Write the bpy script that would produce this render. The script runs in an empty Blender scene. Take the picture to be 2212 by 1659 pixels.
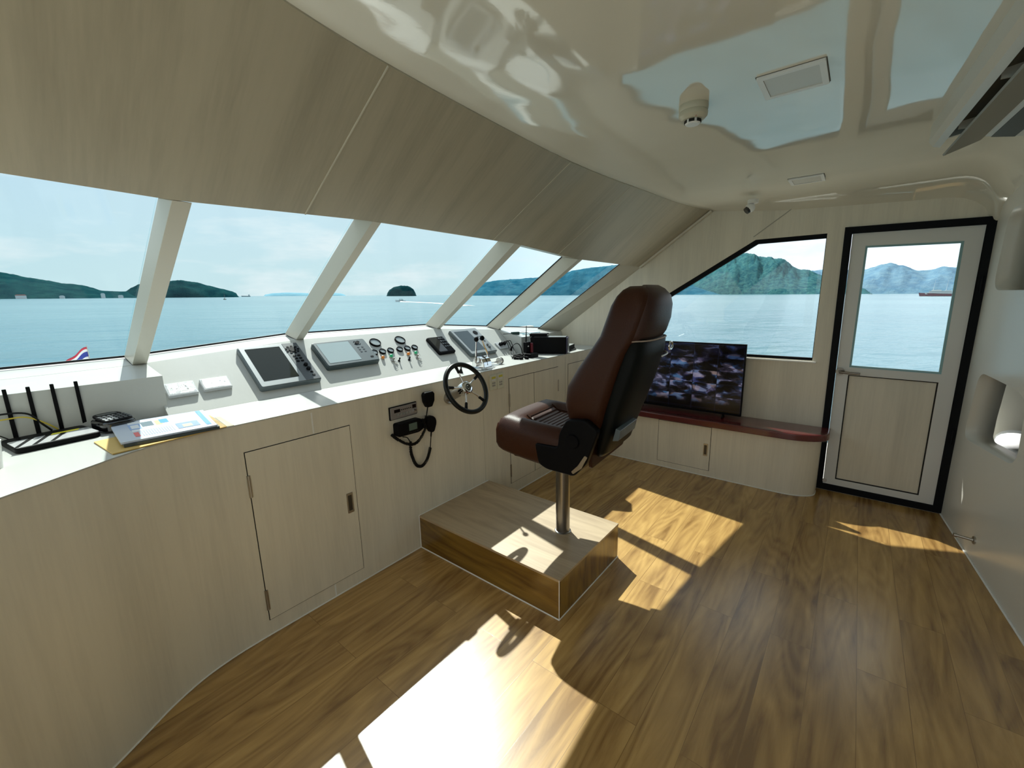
import bpy, bmesh, math, random
from mathutils import Vector, Matrix, noise as mnoise
random.seed(7)
sc = bpy.context.scene
COL = sc.collection
PI = math.pi

# ------------------------------------------------------------------ camera
cd = bpy.data.cameras.new('camera'); cam = bpy.data.objects.new('camera', cd); COL.objects.link(cam)
a_, b_, c_ = 0.88965, 0.19905, -0.0225
fw = Vector((math.sin(a_)*math.cos(b_), math.cos(a_)*math.cos(b_), -math.sin(b_)))
r0 = Vector((math.cos(a_), -math.sin(a_), 0)); u0 = r0.cross(fw)
rr = math.cos(c_)*r0 + math.sin(c_)*u0; uu = -math.sin(c_)*r0 + math.cos(c_)*u0
cam.matrix_world = Matrix(((rr.x, uu.x, -fw.x, 0), (rr.y, uu.y, -fw.y, 0), (rr.z, uu.z, -fw.z, 1.5), (0, 0, 0, 1)))
cd.sensor_width = 36; cd.lens = 915/2212*36; cd.clip_start = .02; cd.clip_end = 60000
sc.camera = cam

# ------------------------------------------------------------------ view / exposure
sc.view_settings.view_transform = 'Standard'; sc.view_settings.look = 'None'
sc.view_settings.exposure = 0.0; sc.view_settings.gamma = 1.0; sc.view_settings.use_curve_mapping = False

# ------------------------------------------------------------------ node helpers
def nd(nt, t, **kw):
    n = nt.nodes.new(t)
    for k, v in kw.items():
        if k.startswith('i_'): n.inputs[k[2:].replace('_', ' ')].default_value = v
        else: setattr(n, k, v)
    return n
def lk(nt, a, b): nt.links.new(a, b)
def ramp(nt, stops, interp='LINEAR'):
    r = nt.nodes.new('ShaderNodeValToRGB'); r.color_ramp.interpolation = interp
    while len(r.color_ramp.elements) < len(stops): r.color_ramp.elements.new(.5)
    for e, (p, c) in zip(r.color_ramp.elements, stops):
        e.position = p; e.color = (*c, 1) if len(c) == 3 else c
    return r
def mathn(nt, op, a, b=None, c=None):
    m = nt.nodes.new('ShaderNodeMath'); m.operation = op
    for i, v in enumerate((a, b, c)):
        if v is None: continue
        if isinstance(v, (int, float)): m.inputs[i].default_value = v
        else: lk(nt, v, m.inputs[i])
    return m.outputs[0]
def mixc(nt, f, a, b, bt='MIX'):
    m = nt.nodes.new('ShaderNodeMix'); m.data_type = 'RGBA'; m.blend_type = bt
    for s, v in ((m.inputs[0], f), (m.inputs[6], a), (m.inputs[7], b)):
        if isinstance(v, (int, float)): s.default_value = v
        elif isinstance(v, tuple): s.default_value = (*v, 1)
        else: lk(nt, v, s)
    return m.outputs[2]

# ------------------------------------------------------------------ world (sky with thin cloud)
SUN_DIR = Vector((.44, .735, 1)).normalized()
W = bpy.data.worlds.new('sky'); sc.world = W; W.use_nodes = True
nt = W.node_tree; nt.nodes.clear()
out = nd(nt, 'ShaderNodeOutputWorld'); bg = nd(nt, 'ShaderNodeBackground'); lk(nt, bg.outputs[0], out.inputs[0])
tc = nd(nt, 'ShaderNodeTexCoord'); sp = nd(nt, 'ShaderNodeSeparateXYZ'); lk(nt, tc.outputs['Generated'], sp.inputs[0])
g = ramp(nt, [(0, (.60, .80, .84)), (.07, (.56, .79, .86)), (.22, (.43, .69, .88)), (.5, (.28, .52, .82)), (1, (.20, .40, .72))])
lk(nt, sp.outputs[2], g.inputs[0])
dt = nd(nt, 'ShaderNodeVectorMath', operation='DOT_PRODUCT'); lk(nt, tc.outputs['Generated'], dt.inputs[0]); dt.inputs[1].default_value = SUN_DIR
glow = mathn(nt, 'POWER', mathn(nt, 'MAXIMUM', dt.outputs['Value'], 0), 3.0)
c1 = mixc(nt, mathn(nt, 'MULTIPLY', glow, 1.0), g.outputs[0], (.93, 1.0, 1.0))
d2 = nd(nt, 'ShaderNodeVectorMath', operation='DOT_PRODUCT'); lk(nt, tc.outputs['Generated'], d2.inputs[0]); d2.inputs[1].default_value = Vector((1, -.12, .12)).normalized()
bank = ramp(nt, [(.60, (0, 0, 0)), (.97, (1, 1, 1))]); lk(nt, d2.outputs['Value'], bank.inputs[0])
c1 = mixc(nt, bank.outputs[0], c1, (1.22, 1.36, 1.48))
d3 = nd(nt, 'ShaderNodeVectorMath', operation='DOT_PRODUCT'); lk(nt, tc.outputs['Generated'], d3.inputs[0]); d3.inputs[1].default_value = Vector((-1, -.35, .35)).normalized()
sky_fill = ramp(nt, [(.25, (0, 0, 0)), (.85, (1, 1, 1))]); lk(nt, d3.outputs['Value'], sky_fill.inputs[0])  # brighter patch added to the unseen sky behind, to fill the interior
c1 = mixc(nt, sky_fill.outputs[0], c1, (.98, .98, .95))
mp = nd(nt, 'ShaderNodeMapping'); lk(nt, tc.outputs['Generated'], mp.inputs[0]); mp.inputs['Scale'].default_value = (1.6, 1.6, 6.5)
n1 = nd(nt, 'ShaderNodeTexNoise', i_Scale=2.3, i_Detail=7.0, i_Roughness=.58); lk(nt, mp.outputs[0], n1.inputs['Vector'])
cr = ramp(nt, [(.50, (0, 0, 0)), (.66, (1, 1, 1))]); lk(nt, n1.outputs[0], cr.inputs[0])
c2 = mixc(nt, mathn(nt, 'MULTIPLY', cr.outputs[0], .75), c1, (.93, .98, 1.0))
lk(nt, c2, bg.inputs[0]); bg.inputs[1].default_value = 1.0

sd = bpy.data.lights.new('sun', 'SUN'); sun = bpy.data.objects.new('sun', sd); COL.objects.link(sun)
sd.energy = 7.8; sd.angle = math.radians(.55); sd.color = (1, .965, .88)
sun.rotation_euler = SUN_DIR.to_track_quat('Z', 'Y').to_euler()

# ------------------------------------------------------------------ materials
MC = {}
def pm(name, col, rough=.5, metal=0, coat=0, spec=.5, emit=None, es=0, bump=0, bscale=30, vary=0, vscale=4, stretch=(1, 1, 1), coord='Object', trans=0):
    if name in MC: return MC[name]
    m = bpy.data.materials.new(name); m.use_nodes = True; t = m.node_tree; p = t.nodes['Principled BSDF']
    p.inputs['Base Color'].default_value = (*col, 1); p.inputs['Roughness'].default_value = rough
    p.inputs['Metallic'].default_value = metal; p.inputs['Coat Weight'].default_value = coat; p.inputs['Coat Roughness'].default_value = .06
    p.inputs['Specular IOR Level'].default_value = spec
    if emit: p.inputs['Emission Color'].default_value = (*emit, 1); p.inputs['Emission Strength'].default_value = es
    if bump or vary:
        tc = nd(t, 'ShaderNodeTexCoord'); mp = nd(t, 'ShaderNodeMapping'); mp.inputs['Scale'].default_value = stretch; lk(t, tc.outputs[coord], mp.inputs[0])
    if vary:
        n = nd(t, 'ShaderNodeTexNoise', i_Scale=vscale, i_Detail=4.0); lk(t, mp.outputs[0], n.inputs['Vector'])
        lk(t, mixc(t, n.outputs[0], tuple(max(0, c*(1-vary)) for c in col), tuple(min(1, c*(1+vary)) for c in col)), p.inputs['Base Color'])
    if bump:
        n = nd(t, 'ShaderNodeTexNoise', i_Scale=bscale, i_Detail=3.0); lk(t, mp.outputs[0], n.inputs['Vector'])
        b = nd(t, 'ShaderNodeBump', i_Strength=bump, i_Distance=.01); lk(t, n.outputs[0], b.inputs['Height']); lk(t, b.outputs[0], p.inputs['Normal'])
    MC[name] = m; return m

def laminate(name, col, axis='Z', grain=.10, rough=.38):
    "pale wood-look laminate, streaks along one axis"
    m = bpy.data.materials.new(name); m.use_nodes = True; t = m.node_tree; p = t.nodes['Principled BSDF']
    tc = nd(t, 'ShaderNodeTexCoord'); mp = nd(t, 'ShaderNodeMapping'); lk(t, tc.outputs['Object'], mp.inputs[0])
    s = {'Z': (14, 14, .9), 'X': (.9, 14, 14), 'Y': (14, .9, 14), 'S': (14, 1.2, 1.2)}[axis]
    mp.inputs['Scale'].default_value = s
    n = nd(t, 'ShaderNodeTexNoise', i_Scale=.55, i_Detail=6.0, i_Roughness=.6); lk(t, mp.outputs[0], n.inputs['Vector'])
    n2 = nd(t, 'ShaderNodeTexNoise', i_Scale=6.0, i_Detail=5.0); lk(t, mp.outputs[0], n2.inputs['Vector'])
    f = mathn(t, 'ADD', mathn(t, 'MULTIPLY', n.outputs[0], .75), mathn(t, 'MULTIPLY', n2.outputs[0], .25))
    r = ramp(t, [(.3, tuple(c*(1-grain*1.6) for c in col)), (.55, col), (.75, tuple(min(1, c*(1+grain*.5)) for c in col))]); lk(t, f, r.inputs[0])
    lk(t, r.outputs[0], p.inputs['Base Color']); p.inputs['Roughness'].default_value = rough
    return m

def oak(name, along='X', tint=(1, 1, 1), rough=.36, planks=True, flat=0):
    m = bpy.data.materials.new(name); m.use_nodes = True; t = m.node_tree; p = t.nodes['Principled BSDF']
    tc = nd(t, 'ShaderNodeTexCoord'); mp = nd(t, 'ShaderNodeMapping'); lk(t, tc.outputs['Object'], mp.inputs[0])
    if along == 'Y': mp.inputs['Rotation'].default_value = (0, 0, PI/2)
    if along == 'Z': mp.inputs['Rotation'].default_value = (0, PI/2, 0)
    br = nd(t, 'ShaderNodeTexBrick'); br.offset = .37; br.squash = 1
    br.inputs['Color1'].default_value = (0, 0, 0, 1); br.inputs['Color2'].default_value = (1, 1, 1, 1); br.inputs['Mortar'].default_value = (.5, .5, .5, 1)
    br.inputs['Scale'].default_value = 1; br.inputs['Mortar Size'].default_value = .0012; br.inputs['Brick Width'].default_value = 1.22; br.inputs['Row Height'].default_value = .152
    lk(t, mp.outputs[0], br.inputs['Vector'])
    bw = nd(t, 'ShaderNodeRGBToBW'); lk(t, br.outputs['Color'], bw.inputs[0])
    off = nd(t, 'ShaderNodeCombineXYZ'); kp = 1.0 if planks else 0.0; lk(t, mathn(t, 'MULTIPLY', bw.outputs[0], 17.0*kp), off.inputs[0]); lk(t, mathn(t, 'MULTIPLY', bw.outputs[0], 9.0*kp), off.inputs[2])
    ad = nd(t, 'ShaderNodeVectorMath', operation='ADD'); lk(t, mp.outputs[0], ad.inputs[0]); lk(t, off.outputs[0], ad.inputs[1])
    m2 = nd(t, 'ShaderNodeMapping'); m2.inputs['Scale'].default_value = (1.1, 9, 9); lk(t, ad.outputs[0], m2.inputs[0])
    n = nd(t, 'ShaderNodeTexNoise', i_Scale=1.4, i_Detail=8.0, i_Roughness=.62, i_Distortion=.6); lk(t, m2.outputs[0], n.inputs['Vector'])
    m3 = nd(t, 'ShaderNodeMapping'); m3.inputs['Scale'].default_value = (.5, 3.2, 3.2); lk(t, ad.outputs[0], m3.inputs[0])
    w = nd(t, 'ShaderNodeTexNoise', i_Scale=1.3, i_Detail=2.0); lk(t, m3.outputs[0], w.inputs['Vector'])
    rings = mathn(t, 'FRACT', mathn(t, 'MULTIPLY', w.outputs[0], 16.0))
    rings = mathn(t, 'MULTIPLY', mathn(t, 'ABSOLUTE', mathn(t, 'SUBTRACT', rings, .5)), .22)
    f = mathn(t, 'ADD', mathn(t, 'ADD', mathn(t, 'MULTIPLY', n.outputs[0], .8), rings), mathn(t, 'MULTIPLY', bw.outputs[0], .11*kp))
    T3 = lambda c: tuple(a*b for a, b in zip(c, tint))
    r = ramp(t, [(.34, T3((.20, .118, .042))), (.47, T3((.33, .215, .088))), (.60, T3((.44, .30, .125))), (.75, T3((.53, .38, .17)))]); lk(t, f, r.inputs[0])
    colr = r.outputs[0]
    if flat: colr = mixc(t, flat, colr, T3((.39, .26, .108)))
    if planks: colr = mixc(t, mathn(t, 'MULTIPLY', br.outputs['Fac'], .6), colr, T3((.14, .08, .03)))
    lk(t, colr, p.inputs['Base Color']); p.inputs['Roughness'].default_value = rough; p.inputs['Specular IOR Level'].default_value = .95
    b = nd(t, 'ShaderNodeBump', i_Strength=.12, i_Distance=.003); lk(t, n.outputs[0], b.inputs['Height']); lk(t, b.outputs[0], p.inputs['Normal'])
    return m

def glassmat(name, tint=(.97, .99, .99), ior=1.5, mul=1.0):
    m = bpy.data.materials.new(name); m.use_nodes = True; t = m.node_tree; t.nodes.clear()
    o = nd(t, 'ShaderNodeOutputMaterial'); mx = nd(t, 'ShaderNodeMixShader'); tr = nd(t, 'ShaderNodeBsdfTransparent'); gl = nd(t, 'ShaderNodeBsdfGlossy')
    tr.inputs[0].default_value = (*tint, 1); gl.inputs['Roughness'].default_value = .0; fr = nd(t, 'ShaderNodeFresnel'); fr.inputs[0].default_value = ior
    lw = nd(t, 'ShaderNodeLayerWeight'); lw.inputs[0].default_value = .5
    lk(t, mathn(t, 'ADD', mathn(t, 'MULTIPLY', mathn(t, 'POWER', lw.outputs['Facing'], 5.0), .9*mul), .04*mul), mx.inputs[0]); lk(t, tr.outputs[0], mx.inputs[1]); lk(t, gl.outputs[0], mx.inputs[2]); lk(t, mx.outputs[0], o.inputs[0])
    return m

CREAM = (.78, .735, .62)
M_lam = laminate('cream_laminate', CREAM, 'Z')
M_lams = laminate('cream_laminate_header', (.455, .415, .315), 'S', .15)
M_top = laminate('pale_worktop_laminate', (.52, .53, .505), 'Y', .03, .30)
M_pan = laminate('pale_panel_laminate', (.50, .51, .485), 'Y', .03, .6); M_pan.node_tree.nodes['Principled BSDF'].inputs['Specular IOR Level'].default_value = .25
M_mull = pm('mullion_laminate', (.58, .56, .48), .35)
M_white = pm('white_gelcoat', (.78, .77, .71), .25, bump=.06, bscale=6)
M_caulk = pm('white_sealant', (.85, .85, .82), .5)
M_gap = pm('dark_gap', (.012, .010, .008), .8)
M_seam = pm('seam_line', (.40, .385, .32), .5)
M_floor = oak('oak_plank_floor', 'X', (1.16, 1.04, .82), .27)
M_ptop = oak('grey_oak_board', 'Y', (1.22, 1.38, 2.05), .42, False, .55)
M_pside = oak('golden_oak_side', 'Y', (.62, .52, .18), .22, False)
M_pend = oak('golden_oak_end', 'Z', (.72, .60, .18), .22, False)
M_black = pm('black_frame', (.006, .007, .009), .55, spec=.12)
M_blackp = pm('black_plastic', (.005, .005, .006), .5, spec=.08)
M_blackg = pm('black_gloss', (.006, .006, .007), .1, coat=.5)
M_rubber = pm('black_rubber', (.006, .006, .006), .6, spec=.25)
M_chrome = pm('chrome', (.80, .81, .82), .09, 1)
M_steel = pm('brushed_steel', (.24, .23, .22), .30, 1, bump=.04, bscale=60, stretch=(1, 1, .05))
M_satin = pm('satin_steel', (.45, .43, .40), .35, 1)
M_pvc = pm('white_door_enamel', (.74, .75, .74), .35)
M_plast = pm('white_plastic', (.80, .81, .80), .3)
M_glass = glassmat('clear_pane'); M_glassf = glassmat('windscreen_pane', (.93, .975, .98), 1.5, .24)

def ceiling_mat():
    m = bpy.data.materials.new('glossy_ceiling_gelcoat'); m.use_nodes = True; t = m.node_tree; p = t.nodes['Principled BSDF']
    p.inputs['Base Color'].default_value = (.74, .72, .62, 1); p.inputs['Roughness'].default_value = .05; p.inputs['Specular IOR Level'].default_value = .6; p.inputs['IOR'].default_value = 1.9
    tc = nd(t, 'ShaderNodeTexCoord')
    n = nd(t, 'ShaderNodeTexNoise', i_Scale=2.2, i_Detail=1.5); lk(t, tc.outputs['Object'], n.inputs['Vector'])
    n2 = nd(t, 'ShaderNodeTexNoise', i_Scale=95.0, i_Detail=2.0); lk(t, tc.outputs['Object'], n2.inputs['Vector'])
    h = mathn(t, 'ADD', mathn(t, 'MULTIPLY', n.outputs[0], 1.0), mathn(t, 'MULTIPLY', n2.outputs[0], .006))
    b = nd(t, 'ShaderNodeBump', i_Strength=1.0, i_Distance=.007); lk(t, h, b.inputs['Height']); lk(t, b.outputs[0], p.inputs['Normal'])
    return m
M_ceil = ceiling_mat()

def leather(name, col, rough=.42, pleat=False):
    m = pm(name, col, rough, spec=.26, bump=.15, bscale=260, vary=.10, vscale=9)
    if pleat:
        t = m.node_tree; p = t.nodes['Principled BSDF']; tc = nd(t, 'ShaderNodeTexCoord')
        w = nd(t, 'ShaderNodeTexWave', wave_type='BANDS', bands_direction='Y'); w.inputs['Scale'].default_value = 13.0; w.inputs['Distortion'].default_value = .4
        lk(t, tc.outputs['Object'], w.inputs['Vector']); b = nd(t, 'ShaderNodeBump', i_Strength=.9, i_Distance=.02); lk(t, w.outputs[0], b.inputs['Height']); lk(t, b.outputs[0], p.inputs['Normal'])
    return m
M_lea = leather('brown_leather', (.042, .0115, .0035))
M_lea2 = leather('mauve_brown_leather', (.048, .022, .018))
M_pleat = leather('pleated_brown_leather', (.10, .046, .032), .45, True)

# ------------------------------------------------------------------ geometry helpers
I4 = Matrix.Identity(4)
class B:
    def __init__(s): s.v = []; s.f = []
    def add(s, vs, fs, M=None):
        k = len(s.v); s.v += [(M @ Vector(v)) if M else Vector(v) for v in vs]; s.f += [tuple(i+k for i in f) for f in fs]; return s
    def box(s, x0, x1, y0, y1, z0, z1, M=None):
        vs = [(x, y, z) for z in (z0, z1) for y in (y0, y1) for x in (x0, x1)]
        return s.add(vs, [(0, 2, 3, 1), (4, 5, 7, 6), (0, 1, 5, 4), (2, 6, 7, 3), (0, 4, 6, 2), (1, 3, 7, 5)], M)
    def cyl(s, p0, p1, r0, r1=None, n=20, M=None, caps=True):
        r1 = r0 if r1 is None else r1; p0 = Vector(p0); p1 = Vector(p1); d = (p1-p0).normalized()
        u = d.orthogonal().normalized(); w = d.cross(u)
        vs = [p0+(u*math.cos(2*PI*i/n)+w*math.sin(2*PI*i/n))*r0 for i in range(n)]+[p1+(u*math.cos(2*PI*i/n)+w*math.sin(2*PI*i/n))*r1 for i in range(n)]
        fs = [(i, (i+1) % n, n+(i+1) % n, n+i) for i in range(n)]
        if caps: fs += [tuple(range(n-1, -1, -1)), tuple(range(n, 2*n))]
        return s.add(vs, fs, M)
    def lathe(s, prof, M=None, n=24):
        vs = []; fs = []; m = len(prof)
        for r, z in prof:
            for i in range(n): vs.append((r*math.cos(2*PI*i/n), r*math.sin(2*PI*i/n), z))
        for j in range(m-1):
            for i in range(n): fs.append((j*n+i, j*n+(i+1) % n, (j+1)*n+(i+1) % n, (j+1)*n+i))
        fs += [tuple(range(n-1, -1, -1)), tuple((m-1)*n+i for i in range(n))]
        return s.add(vs, fs, M)
    def tube(s, pts, r, n=8, M=None, closed=False):
        pts = [Vector(p) for p in pts]; k = len(pts); vs = []; fs = []; u = None
        for i, p in enumerate(pts):
            if closed: d = pts[(i+1) % k]-pts[i-1]
            else: d = pts[min(i+1, k-1)]-pts[max(i-1, 0)]
            d.normalize()
            if u is None: u = d.orthogonal().normalized()
            u = (u-d*u.dot(d)); u = u.normalized() if u.length > 1e-6 else d.orthogonal().normalized()
            w = d.cross(u); rr = r[i] if isinstance(r, (list, tuple)) else r
            for j in range(n): vs.append(p+(u*math.cos(2*PI*j/n)+w*math.sin(2*PI*j/n))*rr)
        for i in range(k if closed else k-1):
            for j in range(n): a = i*n; b = ((i+1) % k)*n; fs.append((a+j, a+(j+1) % n, b+(j+1) % n, b+j))
        if not closed: fs += [tuple(range(n-1, -1, -1)), tuple((k-1)*n+j for j in range(n))]
        return s.add(vs, fs, M)
    def prism(s, outl, z0, z1, M=None):
        "outline in local xy (counter-clockwise), extruded z0..z1"
        n = len(outl); vs = [(x, y, z0) for x, y in outl]+[(x, y, z1) for x, y in outl]
        fs = [tuple(range(n-1, -1, -1)), tuple(range(n, 2*n))]+[(i, (i+1) % n, n+(i+1) % n, n+i) for i in range(n)]
        return s.add(vs, fs, M)
    def sphere(s, c, r, M=None, nu=16, nv=10, sc=(1, 1, 1)):
        prof = [(max(1e-4, r*math.sin(PI*i/nv)), -r*math.cos(PI*i/nv)) for i in range(nv+1)]
        T = Matrix.Translation(c) @ Matrix.Diagonal((*sc, 1)); return s.lathe(prof, (M @ T) if M else T, nu)
    def obj(s, name, mat, parent=None, bevel=0, smooth=False, segs=2, local=False, sub=0, angle=35):
        me = bpy.data.meshes.new(name); me.from_pydata([tuple(v) for v in s.v], [], s.f); me.update()
        bm = bmesh.new(); bm.from_mesh(me); bmesh.ops.remove_doubles(bm, verts=bm.verts, dist=1e-6); bmesh.ops.recalc_face_normals(bm, faces=bm.faces); bm.to_mesh(me); bm.free()
        return link(name, me, mat, parent, bevel, smooth, segs, local, sub, angle)
def link(name, me, mat, parent=None, bevel=0, smooth=False, segs=2, local=False, sub=0, angle=35):
    o = bpy.data.objects.new(name, me); COL.objects.link(o)
    if mat: me.materials.append(mat)
    if bevel:
        b = o.modifiers.new('bevel', 'BEVEL'); b.width = bevel; b.segments = segs; b.limit_method = 'ANGLE'; b.angle_limit = math.radians(30); b.harden_normals = True
    if sub:
        b = o.modifiers.new('sub', 'SUBSURF'); b.levels = sub; b.render_levels = sub
    if smooth or sub or bevel:
        for p in me.polygons: p.use_smooth = True
        if not sub:
            try: me.set_sharp_from_angle(angle=math.radians(angle))
            except Exception: pass
    if parent:
        o.parent = parent
        if not local: o.matrix_parent_inverse = Matrix.Translation(-Vector(parent.get('_loc', (0, 0, 0))))
    return o
def thing(name, label, cat, loc=(0, 0, 0), rz=0, group=None):
    o = bpy.data.objects.new(name, None); COL.objects.link(o); o.location = loc; o.rotation_euler = (0, 0, rz); o.empty_display_size = .1
    o['_loc'] = tuple(loc); return tag(o, label, cat, group)
def tag(o, label, cat, group=None):
    o['label'] = label; o['category'] = cat
    if group: o['group'] = group
    return o
def struct(o, label=None):
    o['kind'] = 'structure'
    if label: o['label'] = label
    return o
def rrect(x0, x1, y0, y1, r, n=5):
    pts = []
    for cx, cy, a in ((x1-r, y0+r, -90), (x1-r, y1-r, 0), (x0+r, y1-r, 90), (x0+r, y0+r, 180)):
        for i in range(n+1): t = math.radians(a+90*i/n); pts.append((cx+r*math.cos(t), cy+r*math.sin(t)))
    return pts
def roundpoly(pts, r, n=6):
    out = []; k = len(pts)
    rs = r if isinstance(r, (list, tuple)) else [r]*k
    for i in range(k):
        p = Vector(pts[i]).to_2d(); a = Vector(pts[i-1]).to_2d()-p; b = Vector(pts[(i+1) % k]).to_2d()-p
        q = min(rs[i], a.length*.49, b.length*.49)
        if q <= 0: out.append(tuple(p)); continue
        s = p+a.normalized()*q; e = p+b.normalized()*q
        for j in range(n+1):
            t = j/n; out.append(tuple(s*(1-t)**2+p*2*t*(1-t)+e*t*t))
    return out
def plate(name, outlines, thick, M, mat, parent=None, bevel=0):
    "flat plate with holes: outlines in local xy, thickness 0..thick in local +z"
    cu = bpy.data.curves.new('tmp', 'CURVE'); cu.dimensions = '2D'; cu.fill_mode = 'BOTH'
    for ol in outlines:
        s = cu.splines.new('POLY'); s.points.add(len(ol)-1)
        for p, (x, y) in zip(s.points, ol): p.co = (x, y, 0, 1)
        s.use_cyclic_u = True
    cu.extrude = thick/2
    o = bpy.data.objects.new('tmp', cu); COL.objects.link(o)
    dg = bpy.context.evaluated_depsgraph_get(); dg.update()
    me = bpy.data.meshes.new_from_object(o.evaluated_get(dg)); bpy.data.objects.remove(o)
    me.transform(M @ Matrix.Translation((0, 0, thick/2))); me.name = name; me.materials.clear()
    bm = bmesh.new(); bm.from_mesh(me); bmesh.ops.remove_doubles(bm, verts=bm.verts, dist=1e-5); bmesh.ops.recalc_face_normals(bm, faces=bm.faces); bm.to_mesh(me); bm.free()
    return link(name, me, mat, parent, bevel)
def frame(o, x, y, z):
    "matrix from origin and three axes"
    x, y, z, o = map(Vector, (x, y, z, o)); return Matrix(((x.x, y.x, z.x, o.x), (x.y, y.y, z.y, o.y), (x.z, y.z, z.z, o.z), (0, 0, 0, 1)))
def smooth_path(pts, n=8):
    pts = [Vector(p) for p in pts]; out = []
    for i in range(len(pts)-1):
        p0 = pts[max(i-1, 0)]; p1 = pts[i]; p2 = pts[i+1]; p3 = pts[min(i+2, len(pts)-1)]
        for j in range(n):
            t = j/n; out.append(.5*((2*p1)+(p2-p0)*t+(2*p0-5*p1+4*p2-p3)*t*t+(3*p1-p0-3*p2+p3)*t**3))
    out.append(pts[-1]); return out

S36 = math.sin(math.radians(36)); C36 = math.cos(math.radians(36))
PM = frame((0, 2.358, 1.012), (1, 0, 0), (0, C36, S36), (0, -S36, C36))      # sloped instrument panel
FM = frame((0, 1.955, 0), (1, 0, 0), (0, 0, 1), (0, -1, 0))                   # console front
XW = 3.87
WM = frame((XW, 0, 0), (0, 1, 0), (0, 0, 1), (1, 0, 0))                       # starboard wall, local (y,z), +z outboard
au = Vector((-1, -.094, 0)).normalized(); an = Vector((au.y, -au.x, 0))       # aft wall
AM = frame((3.84, -.59, 0), au, (0, 0, 1), -an if an.y > 0 else an)           # local z = behind the wall
AN = -Vector((AM[0][2], AM[1][2], AM[2][2]))

# ------------------------------------------------------------------ windscreen lines
Bs = [Vector(p) for p in [(-.45, 2.55, 1.23), (.418, 2.657, 1.23), (1.22, 2.72, 1.277), (2.37, 2.71, 1.268), (3.06, 2.635, 1.214), (3.87, 2.457, 1.148)]]
Ts = [Vector(p) for p in [(-.45, 1.67, 1.845), (.458, 1.78, 1.839), (1.22, 1.80, 1.866), (2.37, 1.87, 1.867), (3.0, 1.737, 1.788), (3.87, 1.585, 1.756)]]
D = Vector((0, .155, .031))
CE = [Vector(p) for p in [(-.45, 1.10, 2.262), (.30, 1.165, 2.258), (.963, 1.265, 2.245), (2.18, 1.318, 2.228), (3.08, 1.23, 2.208), (3.5, 1.14, 2.18), (3.87, 1.0, 2.162)]]
def lerpx(P, x):
    if x <= P[0].x: return Vector((x, P[0].y, P[0].z))
    for a, b in zip(P, P[1:]):
        if x <= b.x: t = (x-a.x)/(b.x-a.x); return a.lerp(b, t)
    return Vector((x, P[-1].y, P[-1].z))
CEs = smooth_path(CE, 6)

# ------------------------------------------------------------------ the room: floor, ceiling, walls
b = B(); b.box(-.6, 3.97, -1.5, 2.6, -.06, 0); struct(b.obj('floor', M_floor))

def zwall(y):
    pts = [(-1.5, 2.02), (-.58, 2.036), (.486, 2.095), (1.0, 2.162)]
    for (a, za), (c, zc) in zip(pts, pts[1:]):
        if y <= c: return za+(zc-za)*max(0, (y-a)/(c-a))
    return 2.162
NX, NY = 90, 50; vs = []; fs = []
for i in range(NX+1):
    x = -.6+(3.92+.6)*i/NX; e = lerpx(CEs, min(x, 3.87))
    for j in range(NY+1):
        t = j/NY; y = -1.2+(e.y+.04+1.2)*t
        z = e.z+.0+(2.215-e.z)*min(1, max(0, (e.y-y)/.5))
        k = max(0, (x-3.50)/.37); k = min(k, 1)
        zw = zwall(y); q = 1-math.sqrt(max(0, 1-k*k))
        z = z*(1-q)+min(z, zw-.004)*q
        # cove into the aft wall
        ya = -.59-.094*(3.84-x); k2 = min(1, max(0, (ya+.22-y)/.20)); q2 = 1-math.sqrt(max(0, 1-k2*k2)); z -= .17*q2
        if y > e.y: z = e.z+.03
        vs.append((x, y, z))
for i in range(NX):
    for j in range(NY): a = i*(NY+1)+j; fs.append((a, a+1, a+NY+2, a+NY+1))
b = B(); b.add(vs, fs); c = b.obj('ceiling', M_ceil, smooth=True, angle=50)
for p in c.data.polygons:
    if p.normal.z > 0: p.flip()
m_ = c.modifiers.new('solid', 'SOLIDIFY'); m_.thickness = .05; m_.offset = -1; struct(c)
b = B(); b.box(-.75, 4.2, -1.6, 1.12, 2.40, 2.5); struct(b.obj('ceiling_roof', M_white), 'flat white wheelhouse roof above the ceiling')

# header panel between ceiling edge and window heads
NH = 60; vs = []; fs = []
for i in range(NH+1):
    x = -.6+(3.87+.6)*i/NH; t = lerpx(Ts, x); e = lerpx(CEs, x)
    t2 = t+D; e2 = e+D+Vector((0, .05, .10))
    vs += [t, e, e2, t2]
for i in range(NH):
    a = i*4
    for k in range(4): fs.append((a+k, a+(k+1) % 4, a+4+(k+1) % 4, a+4+k))
fs += [(3, 2, 1, 0), tuple(NH*4+k for k in range(4))]
b = B(); b.add(vs, fs); struct(b.obj('wall_front', M_lams, smooth=True, angle=30), 'sloping cream header panel over the windscreen')
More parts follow.
